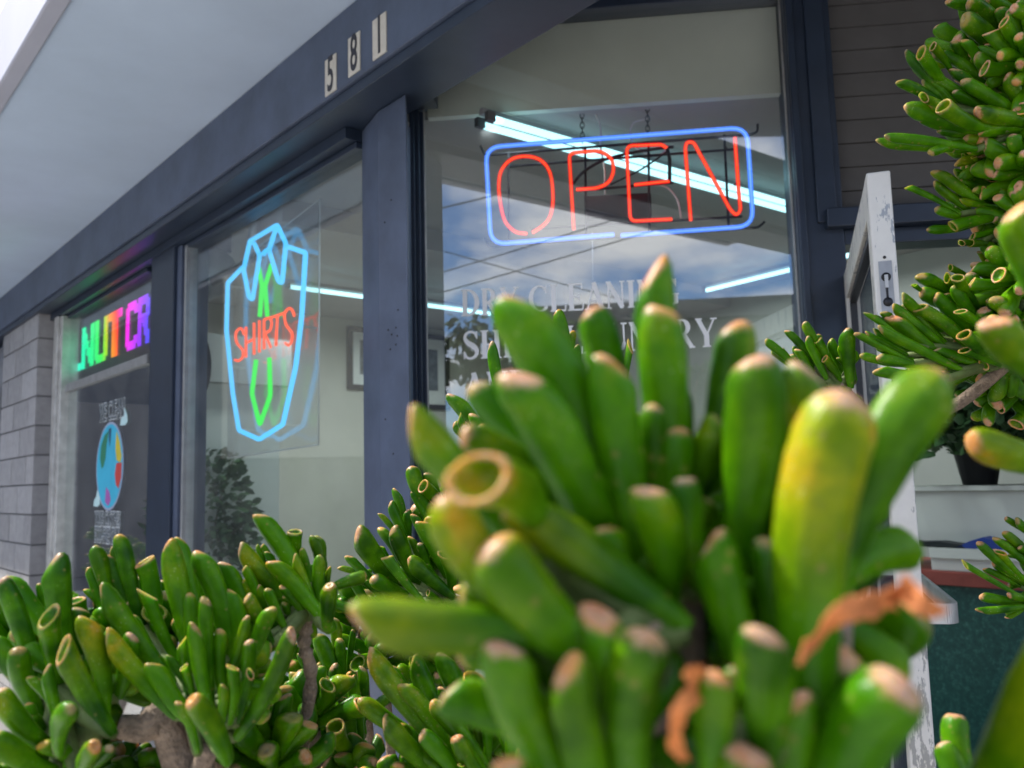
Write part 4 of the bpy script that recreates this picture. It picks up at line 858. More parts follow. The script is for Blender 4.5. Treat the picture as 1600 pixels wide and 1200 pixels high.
class Shrub:
    def __init__(self, name_pt, label, res='lo', seed=1):
        self.root = empty('succulent_shrub', name_pt, label, 'shrub', 'succulent shrubs in front of the shop'); self.n = 0; self.res = res; self.base = Vector(name_pt); self.rnd = random.Random(seed)
        self.hubs = []; self.twigs = []; self.extra = []
    def leaf(self, tip, base, wd, kind='f', yellow=0., tipa=1., pale=0., roll=None):
        rd = self.rnd; d = tip - base; L = d.length
        if L < 1e-4: return
        z = d / L; v = ((tip + base) / 2 - EYE).normalized(); x = z.cross(v)
        x = x.normalized() if x.length > .05 else z.orthogonal().normalized(); y = z.cross(x)
        ro = rd.gauss(0, .35) if roll is None else roll
        x, y = x * math.cos(ro) + y * math.sin(ro), y * math.cos(ro) - x * math.sin(ro)
        h = wd / 2; me = rd.choice(LM[kind, self.res])
        M = Matrix(((x.x * h, y.x * h, z.x * L, base.x), (x.y * h, y.y * h, z.y * L, base.y), (x.z * h, y.z * h, z.z * L, base.z), (0, 0, 0, 1)))
        if self.n < 300:
            o = obj('leaf', me, self.root, M); o.color = (min(1, yellow), tipa, pale, 1); self.n += 1
        else: self.extra.append((me, M))
    def cluster(self, hub, depth, leaves, slope=.9, kL=3.1, fill=10, fillL=.05, fillW=.018, lean=1.0, trunk=True, fy=0.0, wm=1.0, comp=.6):
        """leaves: (tip x, tip y, base x, base y, width px, kind, yellow)"""
        rd = self.rnd; hy = hub[1]; H = px(hub[0], hub[1], depth)
        for lf in leaves:
            tx, ty, bx, by, wpx = lf[:5]; wpx *= wm; kind = lf[5] if len(lf) > 5 else 'f'
            if kind == 'd' and rd.random() < .35: kind = 'f'
            yl = lf[6] if len(lf) > 6 else max(0, rd.gauss(.0, .09)); dd = lf[7] if len(lf) > 7 else 0.
            db = depth - (by - hy) / FPX * depth * slope + rd.uniform(-.012, .012) * depth + dd
            li = math.hypot(tx - bx, ty - by) * db / FPX; wd = wpx * db / FPX; L0 = wd * (kL if kind != 'c' else kL * .9)
            dzz = math.sqrt(max(0, L0 * L0 - li * li)) * lean * (1 if kind == 'c' else rd.uniform(.3, .9))
            fwd = lf[8] if len(lf) > 8 else min(dzz, .25 * db)
            b = px(bx, by, db); t = px(tx, ty, db - fwd)
            wd *= (db - dzz * .5) / db
            b2 = b + (b - t) * .22; b2 = b2.lerp(H + (b2 - H) * .75, .4)
            self.leaf(t, b2, wd, kind, yl, (1. if self.res == 'hi' else rd.uniform(.45, 1.0)), rd.random() * .4); 
            self.twigs.append((b2, H))
            if rd.random() < comp and kind != 'c':
                ax = (t - b2); k = rd.uniform(.55, .85); side = (RT * rd.uniform(-1, 1) + UP * rd.uniform(-.7, .3)) * (wd * 1.1)
                bb = b2.lerp(t, .08) + side * .6 + fw * (wd * .8); tt = bb + ax * k + (RT * rd.uniform(-.35, .35) + UP * rd.uniform(-.25, .1)) * ax.length
                self.leaf(tt, bb, wd * rd.uniform(.6, .85), rd.choice('ffsd'), max(0, rd.gauss(0, .08)), rd.uniform(.5, 1), rd.random() * .4); self.twigs.append((bb, H))
        for k in range(fill):
            a = rd.uniform(0, 6.28); dirv = (RT * math.cos(a) * .9 + UP * (math.sin(a) * .75 - .15) + fw * rd.uniform(-.3, .6)).normalized()
            b = H + fw * rd.uniform(.01, .05) + dirv * rd.uniform(0, fillL * .3); L = fillL * rd.uniform(.55, 1.0)
            self.leaf(b + dirv * L, b, fillW * rd.uniform(.7, 1.05), rd.choice('fffsdsf'), rd.random() * .15 + fy, rd.uniform(.2, .9), rd.random() * .5)
        self.hubs.append((H, trunk))
    def rosette(self, c, axis, n, L, wd, spread=1.0, yl=0.1, trunk=True):
        rd = self.rnd; axis = Vector(axis).normalized(); a1 = axis.orthogonal().normalized(); a2 = axis.cross(a1)
        for k in range(n):
            f = (k + .5) / n; th = k * 2.39996 + rd.uniform(-.3, .3); ph = spread * math.sqrt(f) * 1.45
            d = axis * math.cos(ph) + (a1 * math.cos(th) + a2 * math.sin(th)) * math.sin(ph)
            ll = L * rd.uniform(.65, 1.08) * (.7 + .4 * f); b = c + d * .006 - axis * (.02 * f)
            kind = rd.choice('fffsfsddfsc'); self.leaf(b + d * ll, b, wd * rd.uniform(.8, 1.2), kind, max(0, rd.gauss(.0, yl)), rd.uniform(.2, .9), rd.random() * .4)
        self.hubs.append((c - axis * .02, trunk))
    def finish(self, thick=.016, joint=.35):
        rd = self.rnd; base = self.base; m = MB(); g_ = MB()
        for H, tr in self.hubs:
            if not tr: continue
            mid = H.lerp(base, .45) + Vector((rd.uniform(-.05, .05), rd.uniform(-.03, .06), -.02)); low = H.lerp(base, .12) + fw * .03; mid.x = mid.x * .6 + base.x * .4
            m.tube(smooth_path([H, low, mid, base + Vector((rd.uniform(-.04, .04), rd.uniform(-.04, .04), .02)), base - Z * .02], 6), [thick * (.42 + .58 * min(1, i / 14)) for i in range(25)], 10)
        for b, H in self.twigs:
            if (b - H).length > .012:
                mid = b.lerp(H, .5) - Z * .004; g_.tube(smooth_path([b, mid, H], 3), [.0035, .004, .0045, .005, .0055, .006, .0065], 6)
        m.build('trunk', BARK, self.root)
        if g_.v: g_.build('twig', GSTEM, self.root)['kind'] = 'stuff'
        if self.extra:
            bm = bmesh.new()
            for me, M in self.extra:
                t_ = bmesh.new(); t_.from_mesh(me); t_.transform(M); tmp = bpy.data.meshes.new('tmp'); t_.to_mesh(tmp); t_.free(); bm.from_mesh(tmp); bpy.data.meshes.remove(tmp)
            me = bpy.data.meshes.new('small_leaves'); bm.to_mesh(me); bm.free(); me.materials.append(LEAF); o = obj('small_leaves', me, self.root); o['kind'] = 'stuff'; o.color = (.05, 1, .2, 1)
def gbase(x, depth, back=0.05):
    p = px(x, 1000, depth) + Vector((0, back, 0)); p.z = .08; return p

# --- the large out of focus shrub in front
S = Shrub(gbase(1080, .34), 'large blurred succulent shrub filling the lower centre, closest to the camera', 'hi', 11)
S.cluster((1060, 860), .275, [
    (795, 462, 960, 770, 112, 's'), (1022, 415, 1042, 720, 76, 'd', 0, .02), (922, 482, 950, 660, 70, 'f', 0, .03), (1035, 478, 1066, 780, 88, 'd', 0, .01),
    (1152, 502, 1100, 760, 78, 'f', .05, .02), (806, 582, 925, 830, 112, 'f', 0), (955, 560, 1005, 840, 88, 'f', 0), (1255, 572, 1205, 860, 98, 'd', .25, .01), (1178, 556, 1150, 850, 112, 'f', .08),
    (818, 722, 890, 860, 46, 'f', .1, .02), (1070, 745, 1095, 900, 62, 'd', 0, -.005), (1008, 762, 1032, 930, 88, 'f', .05, -.015)], fill=26, fillL=.055, fillW=.016, lean=.55, slope=.3, wm=.88)
S.cluster((1290, 960), .255, [
    (1472, 580, 1325, 900, 122, 's', .05), (1324, 612, 1290, 1080, 145, 'f', .75, -.01), (1112, 838, 1165, 1080, 88, 'f', 0, .0), (1192, 985, 1182, 1190, 104, 'f', .05, -.02), (1123, 1052, 1105, 1250, 74, 'f', .15, -.02),
    (1262, 640, 1280, 1000, 90, 'f', .3, .015)], fill=18, fillL=.05, fillW=.016, lean=.5, slope=.3, wm=.88)
S.cluster((1000, 960), .25, [
    (640, 655, 800, 830, 82, 'd', .12), (800, 790, 1030, 950, 92, 'f', .3, -.005), (742, 748, 812, 800, 108, 'c', .3, -.015, .040), (690, 775, 830, 950, 96, 's', .55, -.005), (764, 845, 920, 1010, 122, 'f', .22, -.008), (556, 972, 830, 985, 104, 'f', .75, -.015)], fill=14, fillL=.045, fillW=.018, lean=.5, slope=.3, wm=.88)
S.cluster((960, 1230), .225, [
    (785, 1005, 875, 1220, 96, 'f', .15, .005), (885, 1035, 940, 1290, 90, 'f', .1), (932, 955, 965, 1180, 112, 'd', 0, .015), (1012, 985, 1000, 1290, 108, 'f', .05), (790, 1190, 830, 1290, 76, 'd', .1)], fill=8, fillL=.045, fillW=.018, lean=.4, slope=.3, wm=.88)
S.cluster((1280, 1260), .235, [
    (1408, 1062, 1300, 1330, 140, 'f', 0), (1172, 1175, 1185, 1340, 116, 'f', .1, -.01), (1310, 1010, 1285, 1330, 130, 'f', 0, .02), (1235, 1090, 1240, 1330, 110, 'f', 0, .01)], fill=8, fillL=.05, fillW=.016, lean=.4, slope=.3, wm=.88)
for (x, y, dpt, n) in ((1080, 860, .345, 16), (1000, 1010, .33, 16), (1240, 960, .33, 16), (1150, 1120, .31, 16), (900, 1100, .31, 14), (960, 780, .35, 14), (1180, 780, .35, 14)):
    S.rosette(px(x, y, dpt), UP * 1. + fw * .1, n, .05, .02, 1.0, .03)
S.finish(.018)
FG = S
# dried ribbons on the front shrub
DRY = mat('dried_leaf', (.62, .20, .05), .75, var=.35, scale=90, bump=.5, bscale=260)
for pts, dep, wr, lab in ((((1246, 1040), (1268, 1000), (1300, 962), (1350, 946), (1400, 922), (1440, 945), (1478, 952)), .205, (.6, 1.8, 2.6, 3.0, 4.2, 3.0, 1.0), 'curled orange dried leaf lying across the blurred shrub'), (((1075, 1040), (1092, 1075), (1062, 1105), (1052, 1150), (1072, 1185)), .215, (2.5, 3.2, 2.2, 2.2, 1.5), 'curled brown dried leaf low in the blurred shrub')):
    c = smooth_path([px(x, y, dep + .004 * math.sin(i * 2.)) for i, (x, y) in enumerate(pts)], 6); m = MB(); n = len(c); vs = []
    for i, p in enumerate(c):
        f = i / (n - 1) * (len(wr) - 1); k = min(int(f), len(wr) - 2); ww = (wr[k] + (wr[k + 1] - wr[k]) * (f - k)) * .001
        tg = (c[min(i + 1, n - 1)] - c[max(i - 1, 0)]).normalized(); sd_ = tg.cross(fw).normalized(); sd_ = (sd_ + fw * .5 * math.sin(i * .5)).normalized(); nn = tg.cross(sd_)
        ww *= 1 + .35 * noise.noise(p * 900); cr_ = nn * (.0009 * noise.noise(p * 700)); vs += [p - sd_ * ww + nn * ww * .5 + cr_ * 1.5, p + cr_, p + sd_ * ww * .9 + nn * ww * .6 - cr_ * 1.5]
    m.add(vs, [(3 * i + j, 3 * i + j + 1, 3 * i + j + 4, 3 * i + j + 3) for i in range(n - 1) for j in range(2)], True)
    o = m.build('dried_leaf', DRY); sl = o.modifiers.new('thick', 'SOLIDIFY'); sl.thickness = .0003; tag(o, lab, 'dried leaf')

# --- the sharp shrub at lower left
S = Shrub(gbase(260, .70), 'bright green succulent shrub with pinkish tips at lower left', 'lo', 21)
S.cluster((90, 1080), .60, [
    (10, 900, 130, 1010, 44, 's', 0, .03), (66, 912, 85, 960, 24, 'd', 0, .03), (2, 905, 45, 1040, 38, 'f', .0, .01), (88, 868, 104, 1010, 50, 's', 0), (127, 962, 165, 1095, 44, 's', .45, .0), (76, 962, 92, 1050, 42, 'c', 0, -.01),
    (28, 1012, 60, 1110, 40, 'd', .05), (98, 1014, 172, 1130, 46, 'c', .15, -.03), (73, 1042, 92, 1130, 26, 'f', 0, -.01), (-5, 1078, 65, 1160, 44, 'f', .1), (45, 1098, 62, 1150, 20, 'f', 0), (112, 1106, 96, 1175, 42, 's', .05, -.03),
    (-10, 1000, 50, 1090, 40, 's', 0, .01), (-15, 1150, 70, 1210, 46, 'f', .1), (28, 960, 70, 1060, 30, 'f', 0, .02), (150, 1165, 130, 1225, 36, 'd', .1)], fill=14, fillL=.05, fillW=.017, fy=.0, wm=.88)
S.cluster((300, 1090), .62, [
    (150, 852, 170, 935, 30, 's', .15, .02), (136, 888, 152, 955, 18, 'f', 0, .02), (173, 868, 205, 945, 28, 'f', 0, .02), (188, 835, 212, 945, 32, 'd', 0, .02), (226, 876, 236, 970, 38, 'c', 0, .02), (263, 846, 302, 1020, 46, 'd', .05), (282, 843, 315, 940, 30, 'd', 0, .02), (308, 860, 352, 990, 46, 's', .0, .005),
    (156, 918, 262, 1060, 42, 's', .05, -.005), (230, 928, 280, 1030, 25, 'c', 0), (298, 926, 312, 1030, 25, 'd', .05, -.01), (322, 934, 332, 1080, 27, 'd', 0, -.012), (165, 992, 255, 1100, 38, 'd', .35, -.015), (238, 1036, 305, 1130, 36, 'd', .05, -.02), (284, 1003, 290, 1070, 20, 'c', 0, -.02), (287, 1042, 300, 1090, 17, 'c', 0, -.02),
    (305, 976, 332, 1110, 28, 'f', .05, -.02), (345, 983, 354, 1080, 26, 'f', 0, -.015), (389, 1000, 388, 1080, 26, 'f', 0, -.015), (363, 1042, 366, 1120, 25, 'c', 0, -.03), (391, 1052, 382, 1120, 20, 'c', 0, -.02), (458, 985, 392, 1130, 38, 'd', .12, -.01), (424, 948, 396, 1030, 32, 'f', 0, .01), (298, 1092, 352, 1185, 46, 'd', .2, -.04), (277, 1096, 304, 1170, 20, 'd', .1, -.03),
    (355, 920, 375, 1030, 40, 'f', 0, .015), (200, 960, 270, 1060, 34, 'f', 0, .01), (350, 1070, 352, 1130, 20, 'f', .1, -.03)], fill=26, fillL=.055, fillW=.018, wm=.88)
S.cluster((485, 940), .72, [
    (403, 803, 470, 925, 38, 'd', .0, .01), (373, 855, 452, 950, 34, 'd', .25, 0), (424, 876, 494, 955, 34, 'd', .12, -.01), (461, 830, 474, 890, 28, 'c', 0, .02), (488, 836, 502, 905, 24, 's', .15, .01), (501, 867, 498, 945, 22, 's', .05, .0), (459, 869, 492, 945, 21, 'f', .25, -.005), (470, 857, 482, 900, 15, 'f', .1, .0),
    (349, 878, 385, 980, 34, 'f', .0, .01), (381, 886, 402, 950, 18, 'd', 0), (409, 852, 425, 890, 14, 'd', 0, .01), (418, 862, 440, 900, 15, 'd', 0, .01), (401, 852, 410, 880, 10, 'f', 0, .01), (515, 914, 514, 975, 32, 'd', .05, -.02), (385, 932, 412, 1000, 28, 'd', .15, -.01), (402, 916, 424, 975, 18, 'd', .1), (418, 919, 440, 980, 20, 'd', 0), (378, 908, 400, 960, 18, 'd', .3),
    (514, 886, 514, 925, 11, 'f', .2), (444, 942, 448, 970, 16, 'f', 0), (440, 915, 470, 960, 22, 'f', 0), (420, 1000, 440, 950, 22, 'f', 0, .02), (395, 960, 430, 1000, 26, 'f', 0, .02)], fill=10, fillL=.04, fillW=.014, trunk=False, wm=.88)
for (x, y, dpt, n) in ((430, 1180, .72, 16), (220, 1260, .66, 18), (490, 1110, .82, 14), (40, 1260, .60, 16), (380, 1010, .76, 16), (150, 1010, .70, 16), (245, 985, .72, 18), (30, 1010, .68, 14), (330, 1090, .74, 16), (100, 1190, .68, 14)):
    S.rosette(px(x, y, dpt), UP * 1. - fw * .1, n, .058, .019, .85, .05)
# woody branches that show through at the bottom
m = MB(); q = [px(184, 1134, .615), px(222, 1138, .62), px(252, 1125, .625), px(275, 1170, .63), px(300, 1240, .635)]
m.tube(smooth_path(q, 5), [.0075, .0085, .009, .0095, .010, .0105, .011, .0115, .012, .0115, .011, .011, .011, .0115, .012, .0125, .013, .0135, .014, .0145, .015], 12); m.build('woody_branch', BARK, S.root); m = MB()
m.tube(smooth_path([px(246, 1098, .622), px(252, 1125, .625), px(270, 1160, .63)], 4), [.004, .006, .008, .009, .0095, .01, .01, .01, .01], 10); m.build('woody_branch', BARK, S.root); m = MB()
m.tube(smooth_path([px(330, 1165, .60), px(318, 1190, .605), px(300, 1240, .61)], 4), .007, 10); m.build('woody_branch', BARK, S.root); m = MB()
m.tube(smooth_path([px(482, 945, .725), px(478, 980, .728), px(476, 1012, .73), px(486, 1060, .74), px(470, 1180, .75), px(440, 1400, .76)], 5), [.0055 + .0012 * math.sin(i * 2.4) for i in range(26)], 10)
m.build('woody_branch', BARK, S.root)
m = MB()
for a, b in (((476, 958), (446, 972)), ((474, 962), (462, 978)), ((480, 950), (474, 962)), ((476, 966), (458, 972))): m.tube([px(*a, .72), px(*[(u_ + v_) / 2 + 2 for u_, v_ in zip(a, b)], .717), px(*b, .716)], [.0022, .0034, .0015], 6)
m.build('dried_stub', mat('dried_stub', (.40, .28, .20), .9, var=.3, scale=120), S.root)['kind'] = 'stuff'
m = MB(); m.tube(smooth_path([px(140, 1128, .60), px(130, 1150, .60), px(120, 1180, .605), px(112, 1230, .61)], 4), [.011, .012, .012, .0125, .013, .0125, .012, .0115, .011, .0115, .012, .012, .012], 10); m.build('green_stem', GSTEM, S.root)
S.finish(.015)

# --- the middle shrub between the two
S = Shrub(gbase(640, .98), 'mid distance succulent shrub between the corner column and the blurred shrub', 'lo', 31)
S.cluster((690, 930), .92, [
    (643, 728, 684, 800, 26, 'd', .1, .02), (617, 763, 634, 830, 16, 's', 0, .02), (609, 785, 632, 840, 18, 'f', 0, .01), (644, 764, 668, 815, 17, 'd', 0, .02), (645, 803, 668, 865, 17, 'd', .0), (657, 814, 694, 885, 27, 'd', 0), (557, 830, 610, 905, 36, 'd', .05, .0), (593, 824, 620, 875, 19, 'f', 0, .01), (613, 825, 645, 900, 28, 'd', .05, .0), (543, 868, 585, 910, 15, 'f', 0, .01), (604, 870, 650, 930, 19, 'c', 0, -.01), (637, 874, 700, 925, 28, 's', .05, -.01), (694, 866, 704, 920, 24, 'c', 0, -.01), (641, 838, 660, 885, 14, 'f', .1), (656, 848, 672, 885, 14, 'f', 0), (582, 902, 622, 925, 25, 'f', 0, -.01), (550, 905, 570, 950, 16, 'f', 0), (594, 854, 606, 890, 13, 'c', 0), (714, 878, 742, 930, 18, 'd', 0), (568, 907, 590, 940, 13, 'f', 0), (712, 918, 740, 940, 20, 'f', 0, -.01), (668, 926, 690, 940, 12, 'c', 0)], fill=16, fillL=.05, fillW=.016)
S.cluster((780, 760), .95, [
    (702, 615, 775, 700, 27, 's', 0, .0), (744, 613, 800, 690, 25, 'd', 0, .01), (766, 536, 792, 650, 20, 'd', 0, .02), (739, 646, 772, 720, 23, 'f', 0, -.005), (753, 662, 804, 780, 32, 's', 0, -.01), (789, 653, 824, 760, 24, 'f', .05, -.01), (717, 653, 746, 725, 14, 'c', 0, .0), (724, 656, 750, 730, 14, 'f', 0), (812, 756, 850, 800, 20, 'f', 0, -.02), (870, 485, 892, 560, 22, 'f', 0, .05), (958, 512, 965, 580, 18, 'f', 0, .05), (985, 540, 990, 620, 13, 'c', 0, .05), (972, 552, 982, 620, 12, 'f', 0, .05), (900, 540, 915, 600, 16, 'f', 0, .05)], fill=10, fillL=.05, fillW=.016)
S.cluster((540, 1160), .86, [
    (462, 1050, 510, 1130, 27, 'd', .05, .01), (456, 1060, 468, 1090, 13, 'f', 0), (442, 1077, 495, 1155, 37, 'd', .05, 0), (482, 1090, 528, 1165, 22, 'd', 0, 0), (512, 1058, 524, 1140, 24, 'd', .05, 0), (520, 1039, 538, 1100, 22, 'd', 0, .01), (536, 1091, 546, 1165, 24, 'c', 0, -.005), (524, 1134, 560, 1180, 30, 'c', .2, -.02), (549, 1058, 568, 1130, 21, 'd', .05), (567, 1042, 570, 1110, 19, 'f', 0, .01), (414, 1124, 540, 1180, 33, 'f', .0, -.01), (446, 1158, 448, 1230, 27, 'f', .05, -.02), (494, 1038, 520, 1080, 21, 'd', 0, .02), (498, 990, 536, 1070, 27, 'f', 0, .02), (531, 997, 545, 1075, 19, 'd', 0, .02), (524, 965, 534, 1050, 18, 'd', .2, .025), (556, 1102, 566, 1160, 16, 'f', 0), (466, 1120, 480, 1170, 18, 's', 0, .01), (470, 1020, 490, 1050, 16, 'f', 0, .03), (545, 1050, 548, 1080, 14, 'd', 0)], fill=16, fillL=.05, fillW=.016)
S.cluster((760, 1190), .74, [
    (574, 1022, 690, 1170, 38, 'd', .15, .0), (625, 1068, 690, 1170, 31, 'd', .1, -.005), (672, 1098, 750, 1190, 31, 'd', .1, -.01), (598, 1126, 670, 1205, 36, 'd', .1, -.01), (657, 1146, 712, 1220, 29, 'd', 0, -.015), (712, 1150, 770, 1230, 29, 'd', .1, -.015), (742, 1060, 746, 1150, 38, 'c', .1, .0), (770, 1078, 795, 1185, 22, 'd', .05, -.01), (752, 1102, 760, 1190, 20, 'c', 0, -.01), (689, 1073, 704, 1140, 15, 'd', 0, .01), (826, 1172, 830, 1240, 36, 'c', 0, -.02), (797, 1148, 800, 1200, 20, 'f', 0, -.01), (645, 1030, 700, 1150, 36, 'f', 0, .03), (690, 1020, 740, 1150, 36, 's', 0, .03), (612, 1040, 640, 1110, 18, 'd', 0, .02), (625, 1130, 640, 1170, 18, 'f', .1, .01), (743, 1125, 752, 1190, 14, 'f', .3, -.01), (720, 1195, 724, 1230, 12, 'c', 0, -.02)], fill=18, fillL=.05, fillW=.017)
for (x, y, dpt, n) in ((640, 960, 1.02, 16), (720, 1010, .95, 18), (560, 960, 1.05, 14), (850, 900, 1.0, 14), (950, 1000, .8, 16), (1070, 1010, .8, 18), (1080, 1110, .8, 16), (600, 1020, 1.0, 16), (680, 1060, .95, 16), (480, 1060, 1.0, 14), (560, 1240, .8, 16), (660, 1230, .76, 16), (790, 840, 1.0, 14), (700, 800, 1.02, 14), (420, 1120, .95, 14)):
    S.rosette(px(x, y, dpt), UP * 1. - fw * .1, n, .062, .019, .9, .06)
S.finish(.009)

# --- the tall shrub at the right, in the shade of the canopy
S = Shrub(gbase(2250, .95, .15), 'tall dark green succulent shrub rising along the right edge beside the door', 'lo', 41)
S.cluster((1640, 170), .92, [
    (1414, 82, 1475, 160, 19, 'f', 0, .01), (1438, 82, 1462, 130, 22, 'c', 0, .01), (1457, 72, 1470, 105, 15, 'c', .2, .01), (1403, 126, 1452, 158, 18, 'f', 0, .01), (1412, 168, 1530, 220, 30, 's', 0, 0), (1382, 215, 1490, 236, 17, 'f', 0, 0), (1452, 240, 1495, 228, 16, 'f', 0, 0), (1448, 158, 1530, 205, 23, 'd', .05, -.01), (1473, 165, 1545, 200, 28, 'c', .1, -.015), (1443, 152, 1460, 170, 15, 'c', .1, 0), (1453, 118, 1520, 158, 19, 'f', 0, 0), (1465, 80, 1525, 125, 20, 'f', 0, .01), (1490, 64, 1498, 95, 15, 'f', 0, .01), (1490, 107, 1570, 172, 18, 'f', 0, 0), (1504, 124, 1600, 182, 23, 'f', .0, -.01), (1523, 86, 1585, 162, 25, 'f', .05, 0), (1524, 176, 1610, 192, 28, 'd', .1, -.015), (1490, 142, 1535, 170, 18, 's', 0, 0), (1572, 117, 1600, 178, 24, 'f', .1, -.01), (1545, 68, 1580, 120, 20, 'f', 0, .01), (1593, 62, 1605, 130, 20, 'f', .1), (1560, 100, 1580, 150, 14, 'c', .1), (1583, 98, 1590, 120, 12, 'd', .1), (1505, 28, 1570, 90, 34, 'd', .05, .02), (1505, 62, 1520, 100, 18, 'f', 0, .01), (1512, 3, 1560, 40, 26, 'f', 0, .02), (1560, 12, 1600, 60, 24, 'f', 0, .02), (1530, 205, 1610, 205, 26, 'f', 0, -.01), (1540, -5, 1600, 20, 26, 'f', 0, .02), (1480, 0, 1540, 20, 24, 'f', 0, .03), (1430, 100, 1480, 150, 18, 'f', 0, .02), (1440, 130, 1500, 175, 20, 'f', 0, .01), (1465, 200, 1540, 215, 20, 'f', 0, .0)], fill=26, fillL=.055, fillW=.021, slope=.3, lean=.8, kL=3.6, wm=.98)
S.cluster((1630, 300), .95, [
    (1419, 292, 1475, 330, 12, 'c', .0, .0), (1459, 266, 1520, 318, 20, 'f', .2, 0), (1458, 286, 1505, 332, 16, 'f', .1, 0), (1492, 256, 1565, 240, 17, 'f', .1, 0), (1505, 244, 1520, 255, 9, 'c', .1), (1521, 245, 1530, 258, 9, 'c', .1), (1461, 325, 1540, 342, 18, 'f', 0, 0), (1488, 354, 1560, 345, 20, 'c', 0, 0), (1521, 296, 1560, 310, 17, 'f', 0), (1538, 300, 1580, 312, 19, 'c', 0), (1500, 314, 1545, 325, 13, 'd', .1), (1555, 228, 1610, 258, 26, 'f', 0, -.01), (1552, 342, 1600, 338, 18, 'f', 0), (1537, 228, 1560, 240, 15, 'f', .1), (1500, 284, 1540, 300, 14, 'f', 0), (1518, 370, 1580, 355, 12, 'c', 0), (1502, 380, 1520, 384, 11, 'c', .1), (1516, 380, 1535, 386, 13, 'c', .1), (1490, 270, 1560, 300, 20, 'f', 0, .02), (1570, 280, 1620, 300, 22, 'f', 0, .01)], fill=22, fillL=.055, fillW=.021, slope=.2, lean=.7, kL=3.4, wm=.98)
S.cluster((1600, 540), .93, [
    (1436, 430, 1490, 460, 25, 'f', 0, .01), (1428, 445, 1436, 450, 8, 'c', 0), (1437, 456, 1490, 488, 26, 'f', 0, .01), (1484, 418, 1510, 430, 12, 'c', .1), (1479, 434, 1500, 450, 17, 'c', .05), (1496, 433, 1520, 470, 20, 'c', .05, -.01), (1490, 446, 1525, 500, 21, 's', 0, -.01), (1460, 462, 1510, 525, 24, 'd', 0, -.01), (1478, 459, 1500, 490, 12, 'c', .1), (1434, 480, 1500, 540, 27, 'c', .05, -.015), (1409, 463, 1450, 505, 19, 'd', .1), (1417, 477, 1470, 540, 22, 'c', .05), (1394, 478, 1450, 530, 20, 'f', 0), (1380, 487, 1405, 515, 15, 'd', .1), (1392, 494, 1480, 570, 30, 'd', .05, -.01), (1352, 488, 1395, 530, 10, 'f', 0), (1363, 492, 1400, 525, 13, 'f', 0), (1372, 513, 1470, 570, 18, 'f', .05, -.01), (1336, 520, 1395, 560, 13, 'f', 0), (1353, 521, 1390, 550, 11, 'f', 0), (1365, 517, 1400, 545, 12, 'd', 0), (1370, 557, 1460, 575, 20, 'f', 0, -.01), (1367, 578, 1450, 592, 19, 'f', 0, -.01), (1344, 554, 1400, 570, 14, 'f', 0), (1500, 486, 1545, 520, 18, 'c', 0, -.02), (1505, 522, 1555, 560, 24, 'c', 0, -.02), (1506, 547, 1550, 570, 17, 'c', 0, -.02), (1553, 540, 1600, 580, 25, 'c', 0, -.03), (1461, 546, 1525, 575, 17, 'd', 0, -.01), (1553, 466, 1600, 510, 30, 'f', 0, -.02), (1532, 393, 1550, 420, 11, 'c', .2), (1538, 368, 1575, 402, 13, 'f', .1), (1562, 373, 1575, 400, 18, 'f', .05), (1520, 410, 1610, 460, 21, 'f', .05, -.01), (1561, 403, 1590, 440, 13, 'c', .2), (1545, 405, 1580, 440, 16, 'f', .0), (1515, 425, 1560, 500, 24, 'f', 0), (1530, 460, 1570, 520, 24, 'd', 0), (1420, 530, 1500, 575, 22, 'f', 0, .01), (1590, 400, 1620, 440, 18, 'f', 0), (1570, 500, 1620, 545, 24, 'f', 0, -.02)], fill=28, fillL=.06, fillW=.019, slope=.3, lean=.8, kL=3.6, wm=.98, trunk=False)
S.cluster((1310, 600), 1.0, [
    (1195, 532, 1232, 568, 14, 'f', 0), (1228, 516, 1262, 560, 14, 'f', 0), (1255, 504, 1280, 555, 17, 'f', .05), (1260, 527, 1285, 580, 15, 'f', 0), (1277, 532, 1295, 575, 17, 'c', 0), (1296, 531, 1320, 580, 17, 'd', 0), (1322, 513, 1330, 590, 26, 's', .0, -.01), (1222, 548, 1240, 570, 11, 'c', .1), (1205, 548, 1235, 575, 10, 'c', 0), (1288, 560, 1310, 590, 14, 'c', .1), (1312, 537, 1325, 570, 12, 'd', 0), (1245, 545, 1270, 590, 15, 'f', 0)], fill=10, fillL=.05, fillW=.016, slope=.2, trunk=False)
m = MB(); m.tube(smooth_path([px(1310, 600, 1.0), px(1370, 650, 1.0), px(1480, 640, .98), px(1600, 545, .94)], 6), .007, 8); m.build('branch', BARK, S.root)
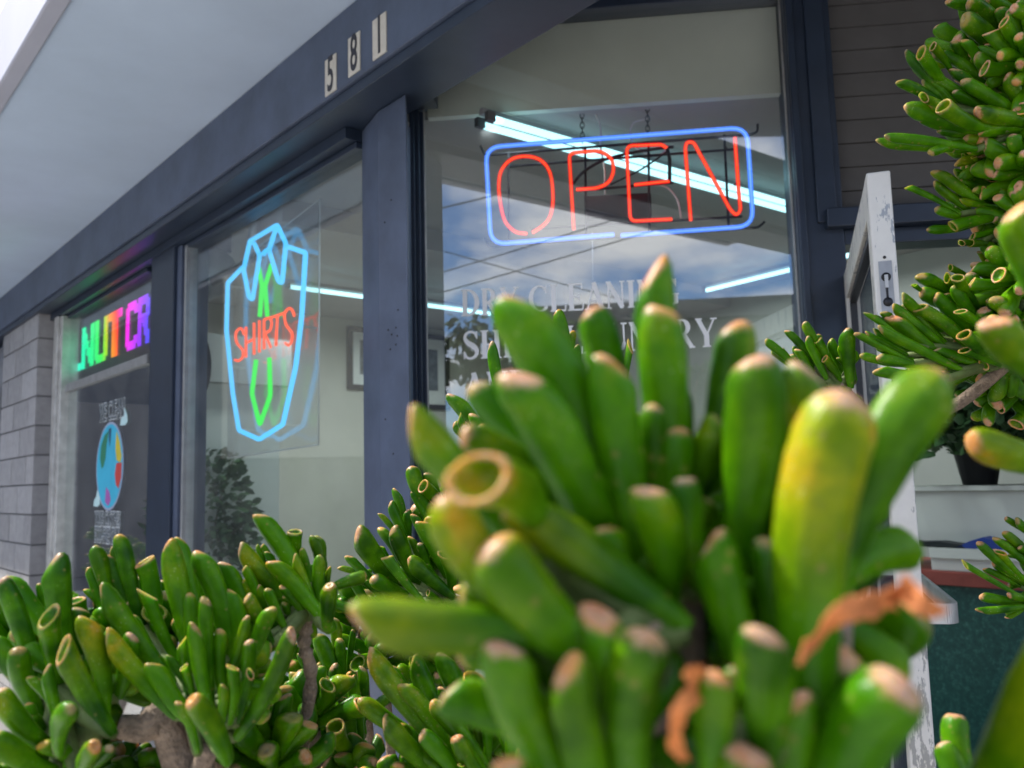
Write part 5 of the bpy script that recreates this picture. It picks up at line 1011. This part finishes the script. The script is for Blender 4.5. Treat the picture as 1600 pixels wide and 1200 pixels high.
S.cluster((1640, 920), 1.02, [
    (1528, 846, 1600, 905, 15, 'f', 0), (1507, 882, 1585, 930, 11, 'c', 0), (1553, 840, 1610, 890, 15, 'f', 0), (1568, 830, 1620, 868, 15, 'd', .1), (1588, 813, 1620, 835, 15, 'f', 0), (1531, 931, 1595, 942, 17, 'f', 0), (1527, 955, 1600, 950, 13, 'f', 0), (1580, 895, 1620, 915, 14, 'f', 0), (1592, 855, 1620, 870, 13, 'f', 0), (1562, 862, 1600, 905, 14, 'c', .1), (1575, 930, 1610, 938, 15, 'f', 0), (1550, 880, 1600, 915, 13, 'f', 0)], fill=14, fillL=.045, fillW=.013, slope=.2, trunk=False)
for (x, y, dpt, n) in ((1660, 60, .95, 26), (1680, 240, .95, 24), (1690, 420, .98, 26), (1600, 590, 1.0, 22), (1560, 600, 1.02, 16), (1500, 560, 1.04, 14), (1620, 30, .98, 24), (1590, 130, .98, 22), (1580, 210, .98, 20), (1600, 330, 1.0, 20), (1560, 300, 1.0, 14), (1580, 480, 1.0, 20), (1600, 90, .90, 20), (1570, 215, .93, 18), (1610, 260, .90, 20), (1620, 350, .90, 18), (1600, 430, .90, 20), (1560, 520, .92, 18), (1640, 20, .90, 20), (1530, 60, 1.0, 14)):
    S.rosette(px(x, y, dpt), -RT * .6 - fw * .5 + UP * .3, n, .06, .0165, 1.0, .04, False)
S.finish(.015)

# --- blurred leaves reaching in from the right edge
S = Shrub(gbase(1760, .42), 'blurred succulent shrub with yellow green leaves poking in at the right edge', 'hi', 51)
S.cluster((1690, 720), .40, [(1514, 690, 1640, 730, 56, 'f', .45)], fill=0, slope=.2, lean=.3, comp=0)
S.cluster((1690, 580), .38, [(1551, 500, 1650, 590, 62, 'd', .2)], fill=0, slope=.2, lean=.3, comp=0)
S.cluster((1680, 430), .40, [(1588, 325, 1630, 460, 74, 'd', .15)], fill=0, slope=.2, lean=.3, comp=0)
S.cluster((1560, 1340), .27, [(1790, 930, 1530, 1400, 215, 'f', .6), (1492, 1115, 1530, 1250, 42, 'd', .05, .25), (1470, 1160, 1500, 1260, 40, 'f', .05, .25)], fill=0, slope=.1, lean=.3, comp=0)
S.finish(.014)
# --- low dark plant far left, by the block pier
S = Shrub(P(6.3, .85, -ZC + .02), 'small dark succulent shrub at the foot of the block pier', 'lo', 61)
for k in range(9):
    v = P(6.3 + random.uniform(-.8, .6), .85 + random.uniform(-.12, .12), random.uniform(-.55, -.30)); S.rosette(v, Z + Vector((random.uniform(-.3, .3), random.uniform(-.3, .3), 0)), 16, .10, .025, 1.0, .02)
S.finish(.02)
